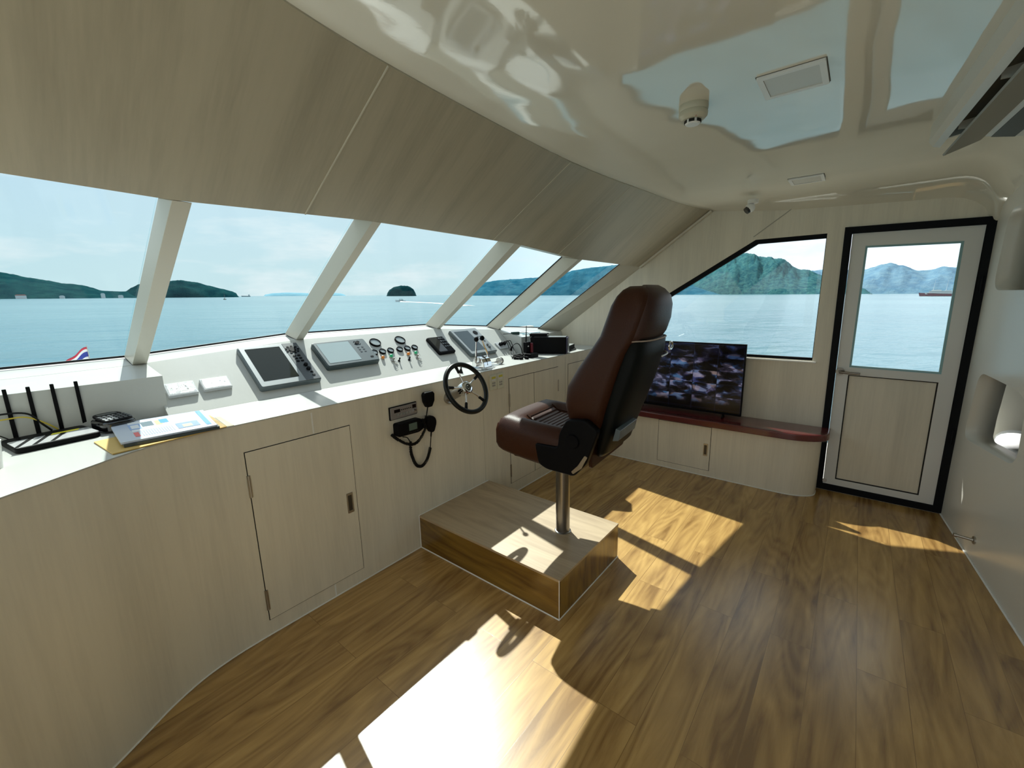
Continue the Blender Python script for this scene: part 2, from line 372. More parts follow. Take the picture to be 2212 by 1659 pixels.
# thin joint lines of the header, and end cover strip
def strip_between(p, q, w, th, nrm, name, mat, up=None):
    p, q, nrm = Vector(p), Vector(q), Vector(nrm).normalized(); d = (q-p).normalized(); s = d.cross(nrm).normalized()*w/2
    b = B(); vs = [p-s, p+s, q+s, q-s]; b.add(vs+[v+nrm*th for v in vs], [(0, 1, 2, 3), (7, 6, 5, 4), (0, 4, 5, 1), (1, 5, 6, 2), (2, 6, 7, 3), (3, 7, 4, 0)])
    return b.obj(name, mat)
IN = Vector((0, -.57, -.82)).normalized()
k = 1
def header_line(x0, x1, off=.0005):
    out = []
    for i in range(25):
        f = i/24; x = x0+(x1-x0)*f; out.append(lerpx(Ts, x).lerp(lerpx(CEs, x), f)+IN*off)
    return out
for x0, x1, r_ in ((.90, .963, .0035), (2.13, 2.18, .0025), (2.78, 2.86, .0022)):
    b = B(); b.tube(header_line(x0, x1), r_, 5); struct(b.obj('trim_%d' % k, pm('pale_joint', (.60, .57, .47), .5)), 'thin pale joint line in the header panel'); k += 1
p = lerpx(Ts, 3.845); q = lerpx(CEs, 3.85)
struct(strip_between(p, q, .035, .014, IN, 'trim_%d' % k, M_lam), 'narrow cover strip beside the side wall'); k += 1
# ceiling edge bead
b = B(); b.tube([v+Vector((0, .004, .004)) for v in CEs], .004, 6); struct(b.obj('trim_%d' % k, pm('pale_joint', (.6, .57, .47), .5), smooth=True), 'thin bead along the ceiling front edge'); k += 1

# starboard wall with window and door openings
wall_o = [(-.75, 0), (2.95, 0), (2.95, 1.08), (2.457+.15, 1.148+.03), (1.585+.16, 1.756+.03), (1.0+.16, 2.162+.03), (1.0, 2.36), (-.75, 2.36)]
win_o = [(1.85, .992), (1.85, 1.197), (.675, 1.905), (.225, 1.905), (.225, .992)]
door_o = [(.112, .006), (.128, 1.932), (-.593, 1.915), (-.590, .006)]
struct(plate('wall_starboard', [wall_o, win_o, door_o], .07, WM, M_lam))
# black ring frame in the side window
def inset(poly, d):
    k = len(poly); out = []; area = sum(poly[i][0]*poly[(i+1) % k][1]-poly[(i+1) % k][0]*poly[i][1] for i in range(k)); sg = 1 if area > 0 else -1
    ds = d if isinstance(d, (list, tuple)) else [d]*k      # ds[i]: edge i -> i+1
    for i in range(k):
        p = Vector(poly[i]); a = (p-Vector(poly[i-1])).normalized(); b2 = (Vector(poly[(i+1) % k])-p).normalized()
        na = Vector((-a.y, a.x))*sg; nb = Vector((-b2.y, b2.x))*sg; da = ds[i-1]; db = ds[i]
        c2 = na.dot(nb); den = 1-c2*c2
        if den < 1e-6: out.append(tuple(p+na*da)); continue
        al = (da-db*c2)/den; be = (db-da*c2)/den; out.append(tuple(p+na*al+nb*be))
    return out
w6 = bpy.data.objects.new('window_6', None); COL.objects.link(w6); struct(w6, 'side window with sloping front edge and black frame')
plate('window_frame', [win_o, inset(win_o, [.02, .036, .032, .004, .018])], .03, WM @ Matrix.Translation((0, 0, .012)), M_black, w6)
plate('window_pane', [inset(win_o, .006)], .006, WM @ Matrix.Translation((0, 0, .045)), M_glass, w6)
b = B(); b.box(3.855, 3.90, .20, 1.85, .974, .986); b.obj('window_sill', M_caulk, w6, bevel=.002)
# slanted panel joint on the wall above the window
p, q = (XW, .69, 1.927), (XW, .455, 2.10)
struct(strip_between(p, q, .006, .003, (-1, 0, 0), 'trim_%d' % k, M_seam), 'thin slanted joint above the side window'); k += 1

# side door
dr = bpy.data.objects.new('door_1', None); COL.objects.link(dr); struct(dr, 'white side door with glass upper half in a black frame')
leaf_o = inset(door_o, .042)
plate('door_frame', [[(y, z) for y, z in door_o], leaf_o], .075, WM @ Matrix.Translation((0, 0, -.012)), M_black, dr)
gl = [(.003, .960), (.004, 1.800), (-.468, 1.787), (-.472, .952)]
pn = [(-.003, .098), (.003, .905), (-.466, .898), (-.468, .098)]
leaf_i = inset(leaf_o, .003)
plate('door_leaf', [leaf_i, gl, pn], .045, WM @ Matrix.Translation((0, 0, .004)), M_pvc, dr, bevel=.0)
plate('door_panel', [inset(pn, .006)], .02, WM @ Matrix.Translation((0, 0, .018)), M_lam, dr)
plate('panel_gasket', [pn, inset(pn, .007)], .03, WM @ Matrix.Translation((0, 0, .010)), M_gap, dr)
plate('glazing_bead', [gl, inset(gl, .012)], .02, WM @ Matrix.Translation((0, 0, .012)), pm('teal_edge_bead', (.25, .45, .48), .3), dr)
plate('door_pane', [inset(gl, .004)], .006, WM @ Matrix.Translation((0, 0, .03)), M_glass, dr)
hy, hz = .052, .925
b = B(); b.cyl((XW+.006, hy, hz), (XW-.008, hy, hz), .026, n=28); b.cyl((XW-.006, hy, hz), (XW-.045, hy, hz), .010); b.tube(smooth_path([(XW-.043, hy+.004, hz), (XW-.047, hy-.03, hz), (XW-.047, hy-.115, hz-.002)], 5), .0085, 10)
b.obj('door_handle', pm('dark_satin_steel', (.20, .18, .15), .3, 1), dr, smooth=True)
b = B(); b.cyl((XW+.006, .058, .075), (XW-.006, .058, .075), .014, n=20); b.box(XW-.014, XW-.004, .054, .062, .066, .084); b.obj('floor_lock', M_satin, dr, smooth=True)
for z in (.55, 1.52):
    b = B(); b.cyl((XW-.016, -.570, z-.05), (XW-.016, -.570, z+.05), .008, n=10); b.obj('hinge', M_black, dr, smooth=True)

# aft wall: moulded panel with two rounded niches
def au_(x): return (3.84-x)*math.sqrt(1+.094**2)
low = roundpoly([(au_(3.735), .585), (au_(2.985), .655), (au_(3.03), .99), (au_(3.25), 1.005), (au_(3.67), 1.012)][::-1], [.09, .05, .10, .10, .10])
upn = roundpoly([(au_(3.725), 1.485), (au_(2.9), 1.485), (au_(2.9), 1.93), (au_(3.70), 1.93)], .10)
struct(plate('wall_aft', [[(-.05, 0), (5.0, 0), (5.0, 2.3), (-.05, 2.3)], low, upn], .12, AM, M_white))
b = B()
for u0, u1, z0, z1, d0, d1 in ((.05, .99, 1.42, 1.47, .12, .42), (.05, .99, 1.94, 1.98, .12, .42), (.05, .99, 1.42, 1.98, .40, .42), (.05, .07, 1.42, 1.98, .12, .42), (.97, .99, 1.42, 1.98, .12, .42),
                               (-.3, 1.5, 1.20, 1.24, .12, .9), (-.3, 1.5, .40, 1.24, .88, .9), (-.3, -.28, .40, 1.24, .12, .9), (1.48, 1.5, .40, 1.24, .12, .9)):
    b.box(u0, u1, z0, z1, d0, d1, AM)
struct(b.obj('wall_aft_recess', M_white), 'inner faces of the two aft niches')
b = B(); b.box(-.3, 1.5, .40, .44, .12, .9, AM); struct(b.obj('floor_niche', pm('niche_grey', (.22, .24, .23), .6)), 'grey base of the space behind the lower niche')
# unseen port wall; its open doorway is widened to let more light in
pw = [(-1.5, 0), (2.95, 0), (2.95, 1.08), (2.55, 1.23), (1.75, 1.87), (1.1, 2.3), (-1.5, 2.3)]
PW = frame((-.45, 0, 0), (0, 1, 0), (0, 0, 1), (-1, 0, 0))
struct(plate('wall_port', [pw, [(1.85, .95), (1.85, 1.25), (1.0, 2.0), (.66, 2.0), (.66, .95)], [(.55, .01), (.55, 2.10), (-1.40, 2.10), (-1.40, .01)]], .10, PW, M_lam))
# white sealant lines on the floor
front_path = [(-.45, 1.36), (-.30, 1.50), (-.15, 1.64), (-.045, 1.722), (.043, 1.772), (.146, 1.835), (.22, 1.880), (.33, 1.926), (.45, 1.949), (.58, 1.955)]
front_path = [(v.x, v.y) for v in smooth_path([(x, y, 0) for x, y in front_path], 4)]+[(3.867, 1.955)]
b = B(); b.tube([(x, y-.003, .003) for x, y in front_path], .004, 5); struct(b.obj('baseboard_front', M_caulk), 'white sealant line along the console base')
b = B(); p0 = AM @ Vector((-.02, .004, -.003)); p1 = AM @ Vector((2.2, .004, -.003)); b.tube([p0, p1], .006, 5); struct(b.obj('baseboard_aft', M_caulk), 'white sealant line along the aft wall')

# windscreen: panes, mullions, gaskets
for i in range(5):
    a0, a1, t0, t1 = Bs[i]+D, Bs[i+1]+D, Ts[i]+D, Ts[i+1]+D
    if i == 4: pass
    N = (a1-a0).cross(t0-a0).normalized(); N = -N if N.z < 0 else N
    w = bpy.data.objects.new('window_%d' % (i+1), None); COL.objects.link(w); struct(w, 'raked windscreen pane, number %s from the left' % ('first second third fourth fifth'.split()[i]))
    b = B(); q = [a0, a1, t1, t0]; b.add([v+N*.002 for v in q]+[v+N*.010 for v in q], [(0, 1, 2, 3), (7, 6, 5, 4), (0, 4, 5, 1), (1, 5, 6, 2), (2, 6, 7, 3), (3, 7, 4, 0)])
    b.obj('window_pane', M_glassf, w)
    b = B(); up = (t0-a0).normalized()
    b.add([a0, a1, a1+up*.009, a0+up*.009, a0-N*.006, a1-N*.006, a1+up*.009-N*.006, a0+up*.009-N*.006], [(0, 1, 2, 3), (7, 6, 5, 4), (0, 4, 5, 1), (1, 5, 6, 2), (2, 6, 7, 3), (3, 7, 4, 0)])
    b.obj('gasket', M_black, w)
mw = [None, ((.055, .055)), ((.047, .048)), ((.040, .085)), ((.040, .062)), None]
for i in range(1, 5):
    wb, wt = mw[i]; p, t = Bs[i], Ts[i]; b = B(); xb = Vector((wb, 0, 0)); xt = Vector((wt, 0, 0))
    e = D*.98
    b.add([p, p+xb, p+xb+e, p+e, t, t+xt, t+xt+e, t+e], [(0, 1, 2, 3), (7, 6, 5, 4), (0, 4, 5, 1), (1, 5, 6, 2), (2, 6, 7, 3), (3, 7, 4, 0)])
    struct(b.obj('trim_%d' % k, M_mull, bevel=.002), 'cream windscreen mullion, %s from the left' % ('x first second third fourth'.split()[i])); k += 1
    b = B(); dn = (p-t).normalized()*.003
    b.add([p-Vector((.001, .001, 0)), p+xb+Vector((.001, -.001, 0)), p+xb+e, p+e, p+dn, p+xb+dn, p+xb+e+dn, p+e+dn], [(0, 1, 2, 3), (7, 6, 5, 4), (0, 4, 5, 1), (1, 5, 6, 2), (2, 6, 7, 3), (3, 7, 4, 0)])
    struct(b.obj('trim_%d' % k, M_gap), 'dark joint under a windscreen mullion'); k += 1
p, t = Bs[5], Ts[5]; b = B()
b.add([p, p+D, p+D+Vector((-.20, 0, 0)), t, t+D, t+D+Vector((-.13, 0, 0))], [(0, 1, 2), (5, 4, 3), (0, 3, 4, 1), (1, 4, 5, 2), (2, 5, 3, 0)])
struct(b.obj('trim_%d' % k, M_mull), 'wide cream corner post of the windscreen'); k += 1
pts = [Vector((3.80, 0, 0))]
a_g = p+D+Vector((-.203, -.004, -.001)); t_g = t+D+Vector((-.133, -.004, -.001)); b = B(); b.tube([a_g, t_g], .004, 5); struct(b.obj('trim_%d' % k, M_black), 'black gasket beside the corner post'); k += 1
for i in (4,):
    p4, t4 = Bs[4], Ts[4]; b = B(); b.tube([p4+D*.97+Vector((-.003, 0, 0)), t4+D*.97+Vector((-.003, 0, 0))], .0045, 5); struct(b.obj('trim_%d' % k, M_black), 'black gasket beside the fourth mullion'); k += 1
# sill board outside the panel
b = B(); vs = []; fs = []
for i, p in enumerate(Bs): vs += [p, p+D+Vector((0, .06, .0)), p+D+Vector((0, .06, -.04)), p+Vector((0, 0, -.02))]
for i in range(5):
    a = i*4
    for q in range(4): fs.append((a+q, a+(q+1) % 4, a+4+(q+1) % 4, a+4+q))
fs += [(3, 2, 1, 0), (20, 21, 22, 23)]
b.add(vs, fs); struct(b.obj('trim_%d' % k, M_top), 'white sill under the windscreen'); k += 1

# ------------------------------------------------------------------ helm console
con = thing('helm_console', 'long cream laminate helm console under the windscreen with locker doors', 'console', (1.8, 2.2, 0))
fp = [(x, y) for x, y in front_path]
b = B(); b.prism([(x, y) for x, y in fp]+[(3.868, 2.36), (-.448, 2.36)], 0, 1.0070); b.obj('console_body', M_lam, con, smooth=True, angle=25)
b = B(); b.box(.903, .909, -.001, .001, 0, .001); 
def fbox(x0, x1, z0, z1, d0, d1, name, m, parent, **kw):
    b = B(); b.box(x0, x1, z0, z1, d0, d1, FM); return b.obj(name, m, parent, **kw)
fbox(.901, .908, .893, .994, 0, .0012, 'joint_line', M_caulk, con); fbox(.918, .925, .004, .072, 0, .0012, 'joint_line', M_caulk, con)
fbox(2.086, 2.089, .02, .99, 0, .0010, 'joint_line', pm('pale_joint', (.60, .57, .47), .5), con); fbox(3.16, 3.163, .02, .99, 0, .0010, 'joint_line', M_seam, con)
def locker(x0, x1, z0, z1, hinge_x, handle=None, nh=2, M=FM, parent=None, hz=(.17, .83), name='locker_door', leafm=None):
    b = B(); b.box(x0, x1, z0, z1, 0, .0010, M); g_ = b.obj('door_gap', M_gap, parent)
    b = B(); b.box(x0+.0035, x1-.0035, z0+.0035, z1-.0035, .0002, .0035, M); d = b.obj(name, leafm or M_lam, parent)
    for f in hz[:nh]:
        z = z0+(z1-z0)*f; b = B(); b.box(hinge_x-.007, hinge_x+.007, z-.05, z+.05, .001, .006, M); b.cyl(M @ Vector((hinge_x, z-.05, .006)), M @ Vector((hinge_x, z+.05, .006)), .0035, n=10); b.obj('hinge', M_satin, d)
    if handle:
        hx, hz0, hz1 = handle; plate('flush_pull', [rrect(hx-.017, hx+.017, hz0, hz1, .003), rrect(hx-.011, hx+.011, hz0+.012, hz1-.012, .002)], .004, M @ Matrix.Translation((0, 0, .003)), M_satin, d)
        b = B(); b.box(hx-.011, hx+.011, hz0+.012, hz1-.012, .0037, .0042, M); b.obj('pull_recess', pm('dark_steel', (.10, .095, .085), .4, .8), d)
    return d
locker(.603, 1.090, .074, .888, .606, (1.048, .423, .532), parent=con, hz=(.81, .13))
locker(2.372, 2.689, .090, .922, 2.374, None, parent=con, hz=(.80, .13))
locker(2.689, 3.045, .090, .920, 3.043, None, parent=con, hz=(.80, .13))
fbox(3.205, 3.56, .09, .92, 0, .001, 'door_gap', M_gap, con); fbox(3.2085, 3.5565, .0935, .9165, .0002, .0035, 'locker_door', M_lam, con)

wt = thing('console_worktop', 'white console worktop with sloped instrument panel running below the windows', 'worktop', (1.8, 2.2, .994))
b = B(); b.prism([(x, y-.001) for x, y in fp[:-1]]+[(3.868, 1.954), (3.868, 2.44), (-.448, 2.44)], 1.0072, 1.012); b.obj('counter', M_top, wt)
# sloped panel solid
vs = [(.46, 2.358, 1.0125)]; top = [lerpx(Bs, x) for x in (.46, 1.22, 2.37, 3.06)]
bot = [Vector((x, 2.358, 1.0125)) for x in (.46, 1.22, 2.37, 2.985)]; b = B()
allv = bot+top+[v+Vector((0, .02, -.03)) for v in top]+[Vector((v.x, 2.45, 1.0)) for v in bot]
b.add(allv, [(0, 1, 5, 4), (1, 2, 6, 5), (2, 3, 7, 6), (4, 5, 9, 8), (5, 6, 10, 9), (6, 7, 11, 10), (8, 9, 13, 12), (9, 10, 14, 13), (10, 11, 15, 14), (12, 13, 1, 0), (13, 14, 2, 1), (14, 15, 3, 2), (0, 4, 8, 12), (3, 15, 11, 7)])
b.obj('instrument_panel', M_pan, wt)
b = B(); z0 = 1.0125
b.add([(-.45, 2.43, z0), (.472, 2.415, z0), (.47, 2.66, z0), (-.45, 2.66, z0), (-.45, 2.43, 1.192), (.476, 2.425, 1.192), (.47, 2.66, 1.2295), (-.45, 2.55, 1.2295)], [(3, 2, 1, 0), (4, 5, 6, 7), (0, 1, 5, 4), (1, 2, 6, 5), (2, 3, 7, 6), (3, 0, 4, 7)])
b.obj('raised_ledge', M_top, wt)
b = B()
b.add([(2.985, 2.30, z0), (3.868, 2.40, z0), (3.868, 2.6, z0), (3.06, 2.64, z0), (2.985, 2.30, 1.160), (3.868, 2.44, 1.1475), (3.868, 2.47, 1.1475), (3.06, 2.635, 1.2135)], [(3, 2, 1, 0), (4, 5, 6, 7), (0, 1, 5, 4), (1, 2, 6, 5), (2, 3, 7, 6), (3, 0, 4, 7)])
b.obj('raised_ledge', M_top, wt)

# --------------------------------------------------- panel instruments (local: x, v along slope, height)
def pbox(b, x0, x1, v0, v1, h0, h1): return b.box(x0, x1, v0, v1, h0, h1, PM)
def pthing(name, label, cat, x, v, group=None): return thing(name, label, cat, tuple(PM @ Vector((x, v, 0))), 0, group)
def screenmat(name, c0, c1, rough=.12):
    m = pm(name, c0, rough, vary=.35, vscale=2.0); return m
M_grey = pm('grey_bezel', (.10, .125, .135), .38); M_lgrey = pm('silver_bezel', (.30, .325, .335), .35, .2); M_dgrey = pm('dark_key_pad', (.075, .085, .095), .35)
def mfd(label, x0, x1, v0, v1, h, sx, sv, bez, scr, body, group='display units on the instrument panel'):
    t = pthing('chart_plotter', label, 'display', (x0+x1)/2, v0, group)
    b = B(); b.prism(rrect(x0, x1, v0, v1, .012), 0, h, PM); b.obj('housing', body, t, bevel=.004)
    b = B(); b.prism(rrect(x0+.006, x1-.006, v0+.006, v1-.004, .010), h-.001, h+.003, PM); b.obj('bezel', bez, t, bevel=.0015)
    b = B(); b.prism(rrect(sx[0], sx[1], sv[0], sv[1], .003), h+.001, h+.0042, PM); b.obj('screen', scr, t)
    return t, h+.003
def key(b, x, v, w, d, h, hh=.003): b.prism(rrect(x-w/2, x+w/2, v-d/2, v+d/2, min(w, d)*.3, 3), h, h+hh, PM)
# 1 radar-like unit, dark screen
t, h = mfd('silver framed display with dark screen, first from the left on the panel', .862, 1.190, .055, .391, .030, (.893, 1.078), (.100, .365), M_lgrey, pm('dark_screen', (.012, .014, .010), .08), M_grey, None)
b = B(); b.prism([(1.100, .060), (1.185, .060), (1.185, .385), (1.100, .385)], h, h+.0015, PM); b.obj('control_panel', M_dgrey, t)
h += .0015
b = B(); b.cyl(PM @ Vector((1.137, .325, h)), PM @ Vector((1.137, .325, h+.004)), .022, .020, 24); b.obj('cursor_pad', M_blackp, t, smooth=True)
for i in range(9):
    a = i*PI/4.5; b = B(); key(b, 1.137+.033*math.cos(a), .325+.030*math.sin(a), .013, .011, h); b.obj('key', M_blackp, t)
for i in range(3):
    for x in (1.125, 1.150): b = B(); key(b, x, .268-.024*i, .017, .012, h); b.obj('key', M_blackp, t)
for v in (.180, .145): b = B(); b.cyl(PM @ Vector((1.150, v, h)), PM @ Vector((1.150, v, h+.012)), .012, .010, 20); b.obj('knob', M_blackp, t, smooth=True)
for v in (.118, .092): b = B(); key(b, 1.158, v, .016, .011, h); b.obj('key', M_blackp, t)
# 2 grey unit with pale screen
t, h = mfd('grey display with pale reflecting screen, second from the left on the panel', 1.268, 1.630, .135, .364, .034, (1.292, 1.506), (.162, .346), M_grey, pm('pale_screen', (.36, .44, .46), .10), pm('dark_housing', (.04, .06, .065), .4), None)
b = B(); b.cyl(PM @ Vector((1.560, .322, h)), PM @ Vector((1.560, .322, h+.004)), .014, n=20); b.obj('cursor_pad', M_blackp, t, smooth=True)
for i in range(4):
    a = i*PI/2+.78; b = B(); b.tube([PM @ Vector((1.560+.024*math.cos(a+q), .322+.020*math.sin(a+q), h+.001)) for q in (-.4, 0, .4)], .0018, 6); b.obj('key', M_blackp, t)
for i in range(3):
    for j, x in enumerate((1.545, 1.575)): b = B(); key(b, x, .278-.022*i, .014, .009, h, .002); b.obj('key', M_dgrey, t)
b = B(); key(b, 1.590, .175, .022, .013, h, .002); b.obj('key', M_blackp, t)
# 3 small black unit
t, h = mfd('small black display with button pad, between the gauges and the largest right display', 2.155, 2.324, .123, .313, .022, (2.166, 2.245), (.138, .300), M_blackp, M_blackg, M_blackp, None)
for i in range(4):
    for j in range(3): b = B(); key(b, 2.262+.021*j, .285-.032*i, .014, .014, h, .003); b.obj('key', M_dgrey, t)
# 4 tall silver unit right
t, h = mfd('large silver framed display at the right end of the panel, behind the throttle levers', 2.432, 2.750, .048, .366, .030, (2.462, 2.625), (.085, .335), M_lgrey, pm('slate_screen', (.035, .052, .060), .12), M_grey, None)
b = B(); b.cyl(PM @ Vector((2.69, .300, h)), PM @ Vector((2.69, .300, h+.004)), .024, n=22); b.obj('cursor_pad', M_blackp, t, smooth=True)
for i in range(3):
    for x in (2.675, 2.705): b = B(); key(b, x, .245-.03*i, .018, .013, h); b.obj('key', M_dgrey, t)
for v in (.13, .10): b = B(); b.cyl(PM @ Vector((2.69, v, h)), PM @ Vector((2.69, v, h+.010)), .010, n=16); b.obj('knob', M_dgrey, t, smooth=True)
# gauges
M_dial = pm('gauge_glass', (.30, .34, .35), .12, vary=.2, vscale=30)
def gauge(x, v, r, label, group):
    t = pthing('round_gauge', label, 'gauge', x, v, group); P = PM @ Matrix.Translation((x, v, 0))
    b = B(); b.lathe([(r, 0), (r, .010), (r*.97, .014), (r*.86, .014), (r*.84, .006), (.001, .006)], P, 32); b.obj('bezel', M_blackp, t, smooth=True)
    b = B(); b.lathe([(r*.85, .0055), (r*.85, .0085), (.0005, .0085)], P, 32); b.obj('dial', M_dial, t, smooth=True)
for n_, (x, v) in enumerate(((1.720, .339), (1.931, .337))):
    gauge(x, v, .041, 'large black rimmed round gauge on the instrument panel, %s of the two' % ('left' if n_ == 0 else 'right'), 'large round gauges')
od = ('first', 'second', 'third', 'fourth', 'fifth', 'sixth')
for n_, x in enumerate((1.656, 1.721, 1.787, 1.865, 1.933, 1.999)):
    gauge(x, .2405, .0245, 'small black rimmed gauge below the large ones, %s from the left in its row' % od[n_], 'small round gauges in a row')
def push(x, v, colr, label):
    t = pthing('push_button', label, 'button', x, v, 'coloured push buttons'); P = PM @ Matrix.Translation((x, v, 0))
    b = B(); b.lathe([(.0125, 0), (.0125, .004), (.011, .006), (.001, .006)], P, 20); b.obj('collar', M_satin, t, smooth=True)
    b = B(); b.lathe([(.0105, .004), (.0115, .012), (.009, .020), (.004, .023), (.0005, .0235)], P, 20); b.obj('button_cap', colr, t, smooth=True)
M_or = pm('orange_plastic', (.85, .26, .03), .3); M_gr = pm('green_plastic', (.02, .50, .22), .3)
push(1.684, .178, M_or, 'orange push button on the panel, beside the left green one'); push(1.754, .181, M_gr, 'green push button above the left ignition key')
push(1.899, .178, M_or, 'orange push button above the right black toggle'); push(1.966, .179, M_gr, 'green push button above the right ignition key')
def toggle(x, v, label):
    t = pthing('toggle_switch', label, 'switch', x, v, 'black toggle switches'); P = PM @ Matrix.Translation((x, v, 0))
    b = B(); b.lathe([(.009, 0), (.009, .004), (.006, .007), (.001, .007)], P, 16); b.obj('base', M_blackp, t, smooth=True)
    b = B(); b.cyl(P @ Vector((0, 0, .005)), P @ Vector((.003, .006, .026)), .0035, .006, 12); b.obj('lever', M_blackp, t, smooth=True)
toggle(1.789, .130, 'black toggle switch on the panel beside the left ignition key'); toggle(1.872, .125, 'black toggle switch below the right orange button')
def ikey(x, v, label):
    t = pthing('ignition_key', label, 'key', x, v, 'ignition keys with tags'); P = PM @ Matrix.Translation((x, v, 0))
    b = B(); b.lathe([(.011, 0), (.011, .006), (.007, .008), (.001, .008)], P, 18); b.obj('lock_barrel', M_satin, t, smooth=True)
    b = B(); b.prism(roundpoly([(-.003, 0), (.003, 0), (.010, .010), (.006, .022), (-.006, .022), (-.010, .010)], .003), -.001, .001, P @ Matrix.Translation((0, 0, .008)) @ Matrix.Rotation(PI/2, 4, 'X')); b.obj('key_head', M_satin, t)
    ring = [P @ Vector((.006+.009*math.cos(q), -.006+.009*math.sin(q)*.8, .026+.006*math.sin(q))) for q in [2*PI*i/14 for i in range(14)]]
    b = B(); b.tube(ring, .0009, 6, closed=True); b.obj('key_ring', M_satin, t)
    b = B(); b.prism(roundpoly([(0, -.012), (.014, -.030), (.024, -.026), (.012, -.008)], .003), .006, .008, P); b.prism(roundpoly([(.004, -.012), (.004, -.036), (.014, -.036), (.014, -.012)], .003), .009, .011, P); b.obj('key_tag', M_satin, t)
ikey(1.745, .140, 'ignition key with tag hanging below the left green button'); ikey(1.951, .137, 'ignition key with tag hanging below the right green button')
# socket outlets wrapped in film
def film_mat(mul=1.3, ad_=.06):
    m = bpy.data.materials.new('crinkled_film'); m.use_nodes = True; t = m.node_tree; t.nodes.clear()
    o = nd(t, 'ShaderNodeOutputMaterial'); mx = nd(t, 'ShaderNodeMixShader'); tr = nd(t, 'ShaderNodeBsdfTransparent'); gl_ = nd(t, 'ShaderNodeBsdfGlossy'); gl_.inputs['Roughness'].default_value = .12
    tc = nd(t, 'ShaderNodeTexCoord'); n = nd(t, 'ShaderNodeTexNoise', i_Scale=70.0, i_Detail=4.0, i_Distortion=1.2); lk(t, tc.outputs['Object'], n.inputs['Vector'])
    bp_ = nd(t, 'ShaderNodeBump', i_Strength=1.0, i_Distance=.012); lk(t, n.outputs[0], bp_.inputs['Height']); lk(t, bp_.outputs[0], gl_.inputs['Normal'])
    fr = nd(t, 'ShaderNodeFresnel'); fr.inputs[0].default_value = 1.5; lk(t, bp_.outputs[0], fr.inputs['Normal'])
    lk(t, mathn(t, 'ADD', mathn(t, 'MULTIPLY', fr.outputs[0], mul), ad_), mx.inputs[0]); lk(t, tr.outputs[0], mx.inputs[1]); lk(t, gl_.outputs[0], mx.inputs[2]); lk(t, mx.outputs[0], o.inputs[0])
    return m
M_film = film_mat(.6, .015); M_film2 = film_mat(.30, .01)
def outlet(x0, x1, v0, v1, label, sockets, film=True, h=.018):
    t = pthing('socket_outlet', label, 'outlet', (x0+x1)/2, v0)
    b = B(); b.prism(rrect(x0, x1, v0, v1, .005), 0, h, PM); b.obj('socket_plate', pm('outlet_plastic', (.52, .54, .56), .4), t, bevel=.003)
    cx, cv = (x0+x1)/2, (v0+v1)/2
    for s in sockets:
        b = B()
        for dx, dv in ((-.007, .010), (-.005, -.008), (.010, .0)): b.cyl(PM @ Vector((cx+s+dx, cv+dv, h-.001)), PM @ Vector((cx+s+dx, cv+dv, h+.0006)), .0042, n=10)
        b.obj('socket_holes', M_gap, t)
    if film:
        b = B(); nx, nv = 14, 9; vs = []; fs = []
        for i in range(nx+1):
            for j in range(nv+1):
                x = x0-.001+(x1-x0+.002)*i/nx; v = v0-.001+(v1-v0+.002)*j/nv; e = min(i, nx-i, j, nv-j) == 0
                z = (0 if e else h+.0018+.004*abs(mnoise.noise(Vector((x*60, v*60, x0*9)))))
                vs.append(PM @ Vector((x, v, z)))
        for i in range(nx):
            for j in range(nv): a = i*(nv+1)+j; fs.append((a, a+nv+1, a+nv+2, a+1))
        b.add(vs, fs); b.obj('plastic_film', M_film, t)
outlet(.488, .606, .110, .196, 'white socket outlet in crinkled film beside the raised ledge', (-.028, .028))
outlet(.630, .752, .117, .197, 'white socket outlet in crinkled film, nearer the first display', (-.028, .028))
outlet(2.835, 2.965, .080, .165, 'white socket outlet with black plugs, right end of the panel', (), False, .012)
for n_, (x, v) in enumerate(((2.865, .125), (2.895, .130), (2.925, .128))):
    t = pthing('mains_plug', 'black mains plug in the right-hand outlet, %s of three from the left' % od[n_], 'plug', x, v, 'black plugs in the right outlet'); P = PM @ Matrix.Translation((x, v, .012))
    b = B(); b.prism(roundpoly([(-.011, -.014), (.011, -.014), (.009, .014), (-.009, .014)], .004), 0, .022, P); b.cyl(P @ Vector((0, -.004, .020)), P @ Vector((0, -.012, .038)), .006, .0035, 12); b.obj('plug_body', M_blackp, t, bevel=.002)
    s0 = P @ Vector((0, -.012, .037)); e0 = Vector((2.80+.04*n_, 2.22+.02*n_, 1.018))
    b = B(); b.tube(smooth_path([s0, s0+Vector((.01, -.035, .012)), s0+Vector((.0, -.075, -.045)), Vector((2.77+.03*n_, 2.24, 1.017)), e0+Vector((.02, -.03, 0))], 6), .0032, 8); b.obj('power_cord', M_rubber, t, smooth=True)

# --------------------------------------------------- steering wheel
st = thing('steering_wheel', 'black rimmed five-spoke steering wheel with chrome hub on the console front', 'steering wheel', (1.80, 1.955, .93))
TW = math.radians(28); WC = Vector((1.757, 1.775, .982))
wz = Vector((0, -math.cos(TW), math.sin(TW))).normalized(); wx = Vector((0, 0, 1)).cross(wz).normalized()*1; wy = wz.cross(wx).normalized(); WMx = frame(WC, wx, wy, wz)
R = .152
b = B(); b.tube([WMx @ Vector((R*math.cos(2*PI*i/64), R*math.sin(2*PI*i/64), 0)) for i in range(64)], .0145, 14, closed=True); b.obj('rim', pm('wheel_rim', (.005, .007, .007), .35, spec=.3), st, smooth=True)
b = B(); b.lathe([(.036, -.045), (.040, -.040), (.042, -.006), (.040, .008), (.034, .014), (.026, .016), (.0005, .016)], WMx, 36); b.obj('hub', M_chrome, st, smooth=True)
